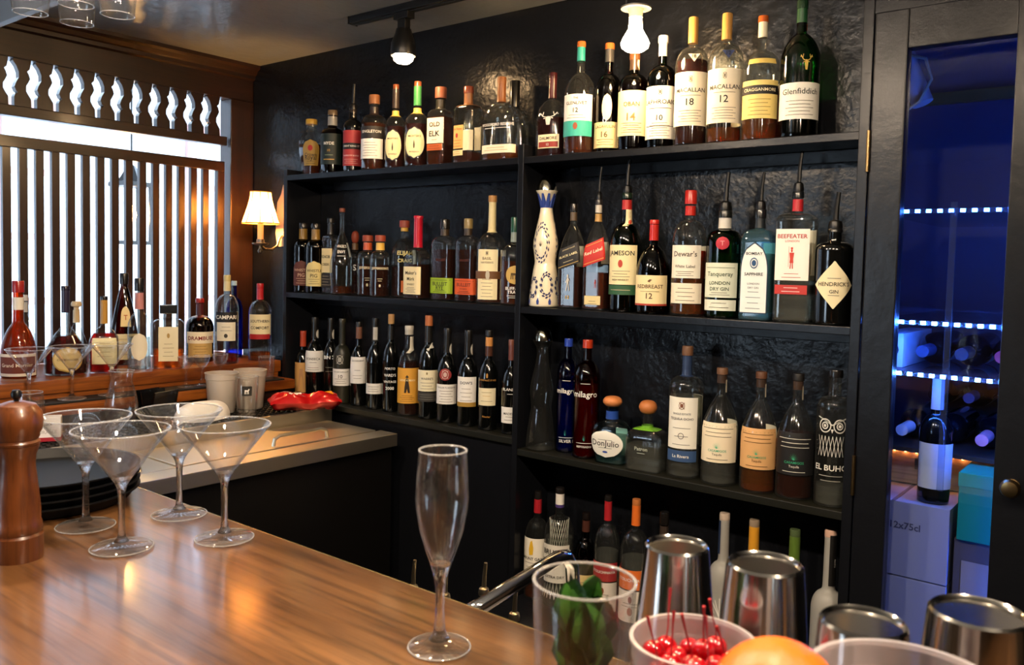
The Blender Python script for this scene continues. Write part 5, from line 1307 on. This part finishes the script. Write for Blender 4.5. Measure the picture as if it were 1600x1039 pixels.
# garnish station
M_PLAST = thin_glass('frosted_plastic', '#ece6e8', .85, .3, .3)
def deli(name, label, loc, r, h, fillet=True):
    t = thing(name, label, 'container', loc)
    rb = r * .80
    wall = [(0, .002), (rb * .97, .0), (rb, .003), (r * .965, h - .016), (r * .985, h - .015), (r * .985, h - .003), (r * 1.03, h - .002), (r * 1.03, h), (r * .965, h), (r * .955, h - .014), (rb * .97, .005), (0, .004)]
    MB().lathe(wall, 48).build('cup_wall', M_PLAST, t, smooth=True, angle=40)
    for q in (.72, .8):
        MB().lathe([(rb + (r * .965 - rb) * q + .0002, h * q - .0012), (rb + (r * .965 - rb) * q + .0012, h * q), (rb + (r * .965 - rb) * q + .0002, h * q + .0012)], 48).build('moulded_ring', M_PLAST, t, smooth=True)
    return t
dc = deli('deli_container', 'clear plastic deli cup holding red cherries', (-.258, .535, ZBAR), .043, .122)
M_SYR = pmat('cherry_syrup', '#8a0612', .03, trans=.3, ior=1.36)
MB().lathe([(0, .006), (.0325, .006), (.0385, .098), (0, .098)], 36).build('syrup', M_SYR, dc, smooth=True)
M_CHER = pmat('cherry_red', '#9c0914', .08, coat=.8)
M_STEM = pmat('cherry_stem', '#8a1018', .4)
ch_body = None
pts_c = [(0, 0)] + [(.0165 * math.cos(2 * math.pi * i / 5 + .3), .0165 * math.sin(2 * math.pi * i / 5 + .3)) for i in range(5)] + [(.0275 * math.cos(2 * math.pi * i / 9), .0275 * math.sin(2 * math.pi * i / 9)) for i in range(9)]
for i, (cx, cy) in enumerate(pts_c):
    t = thing('cocktail_cherry', 'glossy red cocktail cherry in the plastic cup', 'cherry', (-.258 + cx, .535 + cy, ZBAR + .094 + .003 * (i % 3)), random.uniform(0, 6), 'cherries in the deli cup')
    if ch_body is None:
        ch_body = MB().lathe(chaikin([(0, 0), (.0065, .0005), (.0085, .006), (.008, .012), (.004, .0155), (0, .0145)], 2), 20).build('flesh', M_CHER, t, smooth=True)
    else:
        copy_part(ch_body, t)
    if i % 2 == 0:
        a = random.uniform(-.5, .5)
        MB().tube([(0, 0, .014), (.002 * a, .002, .022), (.010 * a, .005, .034), (.016 * a, .008, .043 + .006 * random.random())], [.0007, .0006, .0007, .0013], 6).build('stalk', M_STEM, t, smooth=True)
mg = thing('mint_glass', 'clear tumbler filled with fresh mint at the bar edge', 'glass', (-.345, .528, ZBAR + .0003))
MB().lathe([(0, 0), (.030, 0), (.0325, .003), (.0365, .08), (.0392, .151), (.0388, .1525), (.0376, .1518), (.0345, .08), (.0300, .014), (0, .012)], 44).build('tumbler', M_GLASS, mg, smooth=True, angle=50)
bead(mg, .0384, .1524, .0013)
mg.scale = (1, 1, .94)
# mint sprigs: stems with toothed leaves
M_LEAF = pmat('mint_leaf', '#2f5a1c', .42, sss=.1, bump=(140, .5, .002))
M_LEAF2 = pmat('mint_leaf_dark', '#1e4416', .45, bump=(140, .5, .002))
M_MSTEM = pmat('mint_stem', '#4a6a2c', .5)
def leaf_mesh(L, Wd, curl):
    n = 7
    vs, fs = [], []
    for i in range(n + 1):
        t = i / n
        w = Wd * math.sin(math.pi * min(1, t * .97 + .03)) ** .8 * (1 + .08 * (i % 2))
        z = curl * t * t * L
        for s_, d in ((-1, .25), (-.5, .06), (0, 0), (.5, .06), (1, .25)):
            vs.append((s_ * w, t * L, z + d * w * .8))
    for i in range(n):
        for j in range(4):
            q = i * 5 + j
            fs.append((q, q + 1, q + 6, q + 5))
    return vs, fs
LEAVES = [MB().add(*leaf_mesh(.036, .0150, .35)), MB().add(*leaf_mesh(.030, .0130, .15)), MB().add(*leaf_mesh(.040, .0165, .45))]
leaf_protos = [None, None, None]
sp = thing('mint_bunch', 'bunch of fresh green mint standing in the tumbler', 'mint', (-.345, .528, ZBAR + .015))
for s_ in range(5):
    ax, ay = .012 * math.cos(s_ * 1.26 + .6), .012 * math.sin(s_ * 1.26 + .6)
    hh = .108 + .012 * (s_ % 2)
    MB().tube([(ax, ay, 0), (ax + .001, ay + .001, hh * .5), (ax, ay + .002, hh)], .0014, 6).build('stem', M_MSTEM, sp, smooth=True)
    for k in range(11):
        zz = hh * (.12 + .075 * k)
        az = k * 1.57 * 1.02 + s_
        li = k % 3
        if leaf_protos[li] is None:
            lf = LEAVES[li].build('leaf', M_LEAF if li != 1 else M_LEAF2, sp, smooth=True)
            leaf_protos[li] = lf
        else:
            lf = copy_part(leaf_protos[li], sp)
        sc_ = .74 + .15 * (k / 11)
        lf.scale = (sc_, sc_, sc_)
        lf.rotation_euler = (math.radians(68 + 12 * (k % 2)), 0, az)
        lf.location = (ax, ay, zz)
def tin(loc, rf, rr, h, label):
    t = thing('shaker_tin', label, 'shaker', loc, 0, 'upturned shaker tins on the bar')
    MB().lathe([(rr, 0), (rr + .0009, .0008), (rr + .0009, .003), (rr * .992, .004), (rf * 1.06, h - .008), (rf * 1.04, h - .002), (rf * .98, h), (rf * .93, h - .0015), (rf * .90, h - .003), (0, h - .0032), (0, h - .0042), (rf * .9, h - .004), (rf * 1.02, h - .009), (rr * .975, .004), (rr, 0)], 56).build('tin_wall', M_TIN, t, smooth=True, angle=30)
    return t
tin((-.3326, .652, ZBAR + .0003), .0262, .040, .1435, 'upturned steel shaker tin right behind the cherry cup')
tin((-.247, .633, ZBAR + .0003), .0280, .0415, .153, 'upturned steel shaker tin with red and yellow reflections, second in the row')
tin((-.154, .566, ZBAR + .0003), .0262, .038, .155, 'upturned steel shaker tin lowest in the picture, behind the white container rim')
tin((-.0995, .635, ZBAR + .0003), .0297, .043, .155, 'upturned steel shaker tin standing at the closet end of the bar')
deli('deli_container', 'tall frosted plastic quart container beside the orange', (-.106, .476, ZBAR), .0495, .165)
tum = MB().lathe([(0, 0), (.026, 0), (.027, .002), (.0285, .1565), (.0277, .157), (.0265, .156), (.0250, .010), (0, .008)], 36).build('tumbler', M_GLASS, None, smooth=True, angle=50)
tum.location = (-.1415, .385, ZBAR + .0003)
tag(tum, 'plain tumbler carrying the orange', 'glass')
M_ORANGE = pmat('orange_peel', '#d46408', .42, bump=(260, .35, .0015))
org = thing('orange', 'whole orange resting beside the white container', 'orange', (-.1415, .385, ZBAR + .1435))
MB().lathe([(.0315 * math.sin(math.pi * i / 24), .0312 + -.0312 * math.cos(math.pi * i / 24)) for i in range(25)], 40).build('peel', M_ORANGE, org, smooth=True)
sc_m = MB().lathe([(0, 0), (.003, .0004), (.002, .0016), (0, .0018)], 8).build('stem_scar', M_MSTEM, org)
sc_m.rotation_euler = (math.radians(-105), 0, 0)
sc_m.location = (0, .0312 * math.sin(math.radians(105)), .0312 + .0312 * math.cos(math.radians(105)))

# faucet behind the bar
fa = thing('faucet', 'chrome bar faucet spout rising behind the bar edge', 'faucet', (-.66, .735, ZBAR - .13))
MB().tube([(-.012, -.01, .0), (-.010, .0, .06), (-.002, .012, .088), (.012, .03, .098), (.012, .19, .116), (.013, .207, .114), (.016, .218, .098), (.017, .222, .06), (.017, .222, .03)], .0098, 14).build('spout', M_CHROME, fa, smooth=True)
MB().lathe([(0, -.12), (.022, -.12), (.022, -.1), (.014, -.09), (.013, 0), (.013, .006), (.012, .02), (0, .02)], 20, -.012, -.01).build('riser_base', M_CHROME, fa, smooth=True)
sbox('sink_deck', M_STEEL, -.25, .35, -.025, .26, -.152, -.12, .002, fa)
sbox('sink_cabinet', pmat('cabinet_black', '#0b0a0a', .35), -.25, .35, -.025, .25, -.94, -.152, 0, fa)

# ------------------------------------------------------------------ clutter on the back deck
DK = .967
gs = MB().lathe(chaikin([(0, 0), (.022, 0), (.024, .002), (.030, .015), (.0375, .045), (.038, .065), (.034, .10), (.0325, .112)], 1) + [(.0315, .1122), (.033, .10), (.0365, .065), (.036, .046), (.0285, .018), (.02, .006), (0, .005)], 36).build('stemless_glass', M_GLASS, None, smooth=True, angle=60)
gs.location = (-2.405, .955, DK + .0005)
bead(gs, .0320, .1126)
tag(gs, 'stemless wine glass on the deck behind the pepper mill', 'glass')
crf = MB().lathe(chaikin([(0, 0), (.026, 0), (.030, .003), (.042, .03), (.045, .055), (.040, .09), (.032, .118), (.029, .13), (.031, .15), (.034, .158)], 1) + [(.033, .1585), (.0275, .13), (.0305, .118), (.0385, .09), (.0435, .055), (.040, .03), (.028, .006), (0, .005)], 36).build('glass_carafe', M_GLASS, None, smooth=True, angle=60)
crf.location = (-2.345, 1.175, DK + .0005)
bead(crf, .0335, .1588)
tag(crf, 'clear glass carafe on the deck before the embossed decanter', 'glass')
sg_o = chaikin([(0, 0), (.024, 0), (.0255, .001), (.024, .0025), (.010, .006), (.0042, .014), (.0034, .03), (.0036, .05), (.008, .058), (.018, .068), (.0245, .085), (.025, .096)], 1)
first_s = None
for x, y, w_ in ((-2.482, 1.452, 'before the embossed decanter'), (-2.482, 1.508, 'between decanter and dark scroll-label bottle'), (-2.482, 1.575, 'before the dark scroll-label bottle')):
    if first_s is None:
        first_s = MB().lathe(sg_o + [(.0242, .0962), (.0237, .085), (.017, .0695), (.006, .061), (0, .060)], 32).build('cordial_glass', M_GLASS, None, smooth=True, angle=60)
        o = first_s
    else:
        o = first_s.copy()
        C.objects.link(o)
    o.location = (x, y, 1.0373)
    bead(o, .0246, .0964, .0008)
    tag(o, 'small stemmed cordial glass on the step ' + w_, 'glass', 'cordial glasses on the step')
rk = MB().lathe([(0, 0), (.024, 0), (.025, .002), (.0275, .075), (.0268, .0755), (.0235, .008), (0, .006)], 28).build('shot_glass', M_GLASS, None, smooth=True, angle=50)
rk.location = (-2.483, 1.755, 1.0373)
bead(rk, .0271, .0757)
tag(rk, 'small straight glass on the step before the red-necked corner bottle', 'glass')
wb = thing('tag_box', 'small white printed carton with red base on the deck', 'box', (-2.30, .955, DK), math.radians(62))
MB().box(-.034, .034, -.02, .02, .010, .062).build('carton', flat('#e9e4e2'), wb, bevel=.001)
MB().box(-.0345, .0345, -.0205, .0205, 0, .010).build('red_base', flat('#9a1c2c'), wb)
def flat_text(word, w, y, z, col, parent, bold=.02):
    vs, fs, asp = text_shape(word, bold)
    return MB().add([(x * w, y, z + yy * w) for x, yy in vs], fs).build('lettering', flat(col), parent)
flat_text('A LABOR', .03, -.0204, .044, K, wb)
flat_text('DURABLE', .05, -.0204, .024, '#b9b2b0', wb)
M_CUP = thin_glass('milky_cup_plastic', '#e8e2da', .85, .38, .3)
for i, (x, y, sc_, w_) in enumerate(((-2.355, 1.500, 1.0, 'closer to the white cloth'), (-2.362, 1.608, 1.0, 'touching the red packet'))):
    t = thing('plastic_cup', 'milky plastic deli cup on the mat, ' + w_, 'cup', (x, y, DK), 0, 'plastic cups on the mat')
    MB().lathe([(0, 0), (.038, 0), (.040, .003), (.0485, .105), (.0505, .106), (.0505, .122), (.0525, .1225), (.0525, .125), (.049, .125), (.047, .106), (.0385, .004), (0, .003)], 40).build('cup_wall', M_CUP, t, smooth=True, angle=40)
    t.scale = (sc_, sc_, sc_)
hg = thing('tasting_glass', 'straight clear glass with a black horse badge before the plastic cups', 'glass', (-2.262, 1.528, DK), math.radians(56))
MB().lathe([(0, 0), (.028, 0), (.029, .002), (.036, .118), (.0352, .119), (.034, .118), (.0265, .010), (0, .008)], 36).build('tumbler', M_GLASS, hg, smooth=True, angle=50)
def on_hg(p, e=.0006):
    a = -math.pi / 2 + p[0] / .0335
    rr = .029 + .007 * p[1] / .118 + e
    return (rr * math.cos(a), rr * math.sin(a), p[1])
bead(hg, .0350, .1192)
bd = MB()
bd.add([on_hg((x * .015, .078 + y * .015)) for x, y in [(-.9, -1), (.9, -1), (1, -.9), (1, .9), (.9, 1), (-.9, 1), (-1, .9), (-1, -.9)]], [tuple(range(8))])
bg = bd.build('badge', flat(K), hg)
hm = MB()
for p in HORSE:
    hm.add([on_hg(((x - .5) * .022, .078 + (y - .5) * .022), .0012) for x, y in p], [tuple(range(len(p)))])
hm.build('horse_mark', flat(Wt), bg)
# folded white cloth: soft dome
cl = MB()
vs, fs = [], []
NU, NV = 28, 9
for j in range(NV + 1):
    f = j / NV
    for i in range(NU):
        a = 2 * math.pi * i / NU
        wob = 1 + .05 * math.sin(3 * a + 1) + .03 * math.sin(5 * a)
        R_ = math.cos(f * math.pi / 2) ** .55 * wob
        vs.append((.050 * R_ * math.cos(a), .088 * R_ * math.sin(a), .052 * math.sin(f * math.pi / 2) ** .9 + .003 * math.sin(4 * a) * (1 - f)))
for j in range(NV):
    for i in range(NU):
        i2 = (i + 1) % NU
        fs.append((j * NU + i, j * NU + i2, (j + 1) * NU + i2, (j + 1) * NU + i))
fs.append(tuple(range(NV * NU, NV * NU + NU)))
fs.append(tuple(reversed(range(NU))))
cl.add([(x, y, max(z, 0)) for x, y, z in vs], fs)
co = cl.build('white_cloth', pmat('white_cotton', '#f2eee6', .8), None, smooth=True, angle=80)
co.location = (-2.285, 1.395, DK + .0008)
tag(co, 'white cloth bundled into a smooth dome on the bar mat', 'cloth')
# black bar caddy
cd = thing('bar_caddy', 'black plastic napkin caddy leaning open behind the white cloth', 'caddy', (-2.395, 1.305, DK + .0005), math.radians(15))
sbox('tray_base', M_RUBBER, -.034, .034, -.045, .045, 0, .008, .001, cd)
for xx, tl in ((-.026, -8), (.0, -10), (.026, 12)):
    o = MB().box(-.002, .002, -.045, .045, 0, .08).build('divider', pmat('shiny_black', '#0a0a0b', .15), cd)
    o.location = (xx, 0, .006)
    o.rotation_euler = (0, math.radians(tl), 0)
# red foil packet
pk = thing('snack_packet', 'crumpled red foil packet with orange corners on the mat', 'packet', (-2.205, 1.705, DK + .0005), math.radians(62))
vs, fs = [], []
NX, NY = 22, 10
def pkt(i, j, top):
    u, v = -1 + 2 * i / NX, -1 + 2 * j / NY
    ends = max(0, 1 - abs(u) ** 6) ** .5
    puff = ends * (1 - v * v) ** .5
    z = .030 + (.026 if top else -.028) * puff
    z += .005 * math.sin(7 * u + 3 * v) * puff + .004 * math.sin(11 * v - 5 * u) * puff
    if abs(u) > .93:
        z += .004 * math.sin(14 * v)
    dent = 1 - .22 * math.exp(-((u - .12) / .16) ** 2)
    return (.112 * u, .043 * v * dent * (1 - .10 * abs(u)), max(z * dent, .0005))
for top in (True, False):
    o = len(vs)
    vs += [pkt(i, j, top) for j in range(NY + 1) for i in range(NX + 1)]
    for j in range(NY):
        for i in range(NX):
            q = o + j * (NX + 1) + i
            fs.append((q, q + 1, q + NX + 2, q + NX + 1))
MB().add(vs, fs).build('foil_bag', pmat('red_foil', '#c8191c', .25, .25, coat=.4), pk, smooth=True, angle=60)
def pk_patch(u0, u1, v0, v1, col, nm, e=.0012, n=6):
    vs, fs = [], []
    for j in range(n + 1):
        for i in range(n + 1):
            uu, vv = u0 + (u1 - u0) * i / n, v0 + (v1 - v0) * j / n
            p = pkt((uu + 1) / 2 * NX, (vv + 1) / 2 * NY, True)
            vs.append((p[0], p[1], p[2] + e))
    for j in range(n):
        for i in range(n):
            q = j * (n + 1) + i
            fs.append((q, q + 1, q + n + 2, q + n + 1))
    return MB().add(vs, fs).build(nm, flat(col, .35), pk, smooth=True)
pk_patch(.58, .80, -.2, .75, '#f09a1c', 'orange_panel')
pk_patch(-.52, -.08, .25, .85, '#f0a01c', 'orange_panel')
pk_patch(-.30, -.02, .42, .7, '#2a1c14', 'dark_print', .0018)
pk_patch(-.7, -.1, -.05, .12, '#f4e6dc', 'pale_streak', .0016)
tv, tf, _a = text_shape('08', .02)
lt = MB()
lt.add([tuple(Vector(pkt((x * .26 - .35 + 1) / 2 * NX, (y * .26 * 2.6 - .42 + 1) / 2 * NY, True)) + Vector((0, 0, .002))) for x, y in tv], tf)
lt.build('lettering', flat('#f4e6dc'), pk)

# ------------------------------------------------------------------ inside the wine closet
M_ACR = thin_glass('acrylic', '#dfe9f6', .8, .03, .05)
M_LED = pmat('led_blue', '#bcd4ff', .3, emis='#3f7dff', estr=240)
M_LEDW = pmat('led_amber', '#ffd0a0', .3, emis='#ff9a4a', estr=60)
def led_shelf(z, y0, strength_mat, label, n=15, bar=True):
    t = thing('acrylic_shelf', label, 'shelf', (0, 0, z), 0, 'lit acrylic shelves in the closet')
    sbox('shelf_plate', M_ACR, -.53, .09, y0, 2.50, -.010, 0, 0, t)
    m = MB()
    for i in range(int(n * 1.8)):
        xx = -.52 + i * .0215
        m.box(xx - .0045, xx + .0045, y0 - .004, y0, -.0085, -.0015)
    o = m.build('led_strip', strength_mat, t)
    o['kind'] = 'stuff'
    return t
led_shelf(1.588, 1.935, pmat('led_dim', '#bcd4ff', .3, emis='#3f7dff', estr=30), 'top clear acrylic shelf edged with dim blue lights')
led_shelf(1.353, 1.935, M_LED, 'middle acrylic shelf edged with glaring blue-white lights')
led_shelf(1.243, 1.935, pmat('led_mid', '#bcd4ff', .3, emis='#4f8dff', estr=120), 'lower acrylic shelf edged with blue-white lights under the lying bottles')
dv = sbox('acrylic_divider', M_ACR, -.391, -.379, 1.925, 1.932, 1.00, 1.60)
tag(dv, 'upright clear acrylic strip dividing the closet shelves', 'divider')
def wine(loc, rot, label, group, foil, lab, r=.036, L=.30):
    t = thing('wine_bottle', label, 'bottle', loc, 0, group)
    t.rotation_euler = rot
    B = Bottle(r, L, 2, 1, (.55, .70, .36, .8, .97, .985))
    B.glass(24).build('glass_body', GL['black'], t, smooth=True, angle=60)
    B.skin(.74, .985, .0008, 20).build('capsule', gloss(foil, .35), t, smooth=True)
    vs, fs = patch(B, 0, .12, .48, 1.3, 'rect', .0008)
    MB().add(vs, fs).build('paper_label', flat(lab), t, smooth=True)
    return t
LAYX = math.radians(90)
for i, (x, fo) in enumerate(((-.449, '#2c3a5c'), (-.372, '#1c2030'), (-.297, '#7a2030'))):
    wine((x, 2.30, 1.282), (LAYX, 0, 0), ['lying wine bottle with blue capsule on the lower acrylic shelf', 'lying wine bottle with dark capsule on the lower acrylic shelf', 'lying wine bottle with red capsule on the lower acrylic shelf'][i], 'bottles lying on the lower acrylic shelf', fo, '#cfd4dc')
for x, w_ in ((-.513, 'at the hinge side'), (-.237, 'at the knob side')):
    bx_ = thing('gift_box', 'white bottle carton with a dark round hole, lying %s of the shelf' % w_, 'box', (x, 2.06, 1.2435))
    sbox('carton', flat('#cfd6e2'), -.026, .026, -.06, .20, 0, .075, .001, bx_)
    o = MB().lathe([(0, 0), (.017, 0), (.017, .001), (0, .001)], 20).build('round_hole', flat('#14161c'), bx_)
    o.rotation_euler = (LAYX, 0, 0)
    o.location = (0, -.0605, .038)
# wine rack: sloping rows of bottles with labels up
rk2 = thing('wine_rack', 'dark sloping wooden rack of wine bottles in the closet', 'rack', (0, 0, 0))
for j in range(2):
    o = sbox('rack_plank', pmat('rack_wood', '#2a2420', .6), -.53, .08, 0, .27, -.010, 0, 0, rk2)
    o.location = (0, 2.03 + j * .285, 1.062 + j * .05)
k2 = 0
for j in range(2):
    for i in range(6):
        x = -.49 + i * .080
        ff = ('#b9c2d4', '#1a1c26', '#c98aa0')[(i + j) % 3]
        wine((x, 2.31 + j * .29, 1.0985 + j * .05), (LAYX, 0, 0), 'wine bottle lying in the %s row of the closet rack, %s from the hinge side' % (('front', 'rear')[j], ('first', 'second', 'third', 'fourth', 'fifth', 'sixth')[i]), 'bottles lying in the rack, row %s' % ('front', 'rear')[j], ff, '#c9d2e2', .035, .28)
crt = thing('wooden_crate', 'pale wooden wine crate with metal latch under the rack', 'crate', (0, 0, 0))
sbox('crate_front', wood('crate_wood', '#8a7468', '#b09a8c', (1, 10, 10), .6, 0, 'X'), -.53, .07, 2.105, 2.12, .965, 1.046, .001, crt)
sbox('crate_body', pmat('crate_inner', '#6a5a50', .7), -.53, .07, 2.12, 2.60, .965, 1.046, 0, crt)
sbox('latch', M_BLACKMET, -.475, -.455, 2.100, 2.105, 1.0, 1.025, .001, crt)
o = MB()
for i in range(22):
    xx = -.52 + i * .024
    o.box(xx - .002, xx + .002, 2.10, 2.105, 1.038, 1.043)
lo_ = o.build('amber_lights', M_LEDW, crt)
lo_['kind'] = 'stuff'
M_CART = pmat('carton_white', '#999cae', .7)
for z0, z1, w_ in ((.80, .962, 'topmost'), (.64, .798, 'second'), (.40, .638, 'third')):
    t = thing('wine_carton', 'pale cardboard wine carton, %s of the closet stack' % w_, 'box', (-.45, 2.02, z0))
    MB().box(-.078, .085, -.085, .22, 0, z1 - z0 - .001).build('carton', M_CART, t, bevel=.001)
    MB().box(-.03, -.022, -.0855, .2205, z1 - z0 - .0011, z1 - z0 - .0003).build('tape_seam', flat('#5a5c68'), t)
    if z0 == .80:
        flat_text('12x75cl', .06, -.0858, .11, '#4a4c60', t)
wine((-.409, 1.985, .9623), (0, 0, .3), 'upright red wine bottle with pale label standing on the top carton', None, '#b9bcc6', '#d4d9e4', .033, .27)
tb = thing('teal_box', 'teal gift box with lid beside the upright wine bottle', 'box', (-.295, 1.99, .905))
MB().box(-.055, .075, -.06, .10, 0, .118).build('box_body', flat('#108066', .4), tb, bevel=.001)
MB().box(-.0565, .0765, -.0615, .1015, .112, .140).build('box_lid', flat('#179476', .4), tb, bevel=.001)
st = thing('dark_crate', 'dark crate holding up the teal box', 'crate', (-.295, 1.99, .40))
MB().box(-.06, .10, -.05, .12, 0, .504).build('crate_body', pmat('crate_dark', '#4a4440', .7), st, bevel=.001)
MB().box(-.045, .085, -.0508, -.049, .30, .46).build('front_card', flat('#8a8276'), st)
fx = thing('tube_fixture', 'pale tubular fixture with looped cable under closet ceiling', 'fixture', (-.545, 2.22, 1.86))  # unlit tubular fixture with its cable
MB().tube([(-.03, 0, .14), (0, 0, .05), (.022, 0, 0)], [.022, .026, .024], 18).build('tube_body', pmat('fixture_white', '#c9c0bc', .5), fx, smooth=True)
MB().tube([(-.02, -.02, .12), (.03, -.03, .10), (.045, -.03, .05), (.02, -.03, .0), (-.03, -.02, -.03)], .004, 8).build('cable', pmat('cable_cream', '#c9b48c', .5), fx, smooth=True)
MB().tube([(-.03, 0, .14), (-.05, .0, .20), (-.05, 0, .245)], .006, 8).build('bracket', M_BLACKMET, fx, smooth=True)

ls = thing('added_fill_strip', 'added blue fill strip, unseen behind the closet door stile', 'light strip', (-.225, 1.886, .30))  # added out of view as blue fill light for the closet contents
MB().box(-.006, .006, 0, .004, 0, 1.6).build('channel', M_BLACKMET, ls)
mm = MB()
for i in range(60):
    mm.box(-.004, .004, .004, .007, .01 + i * .0265, .018 + i * .0265)
mo = mm.build('fill_chips', pmat('led_added_fill', '#bcd4ff', .3, emis='#3f6dff', estr=140), ls)
mo['kind'] = 'stuff'
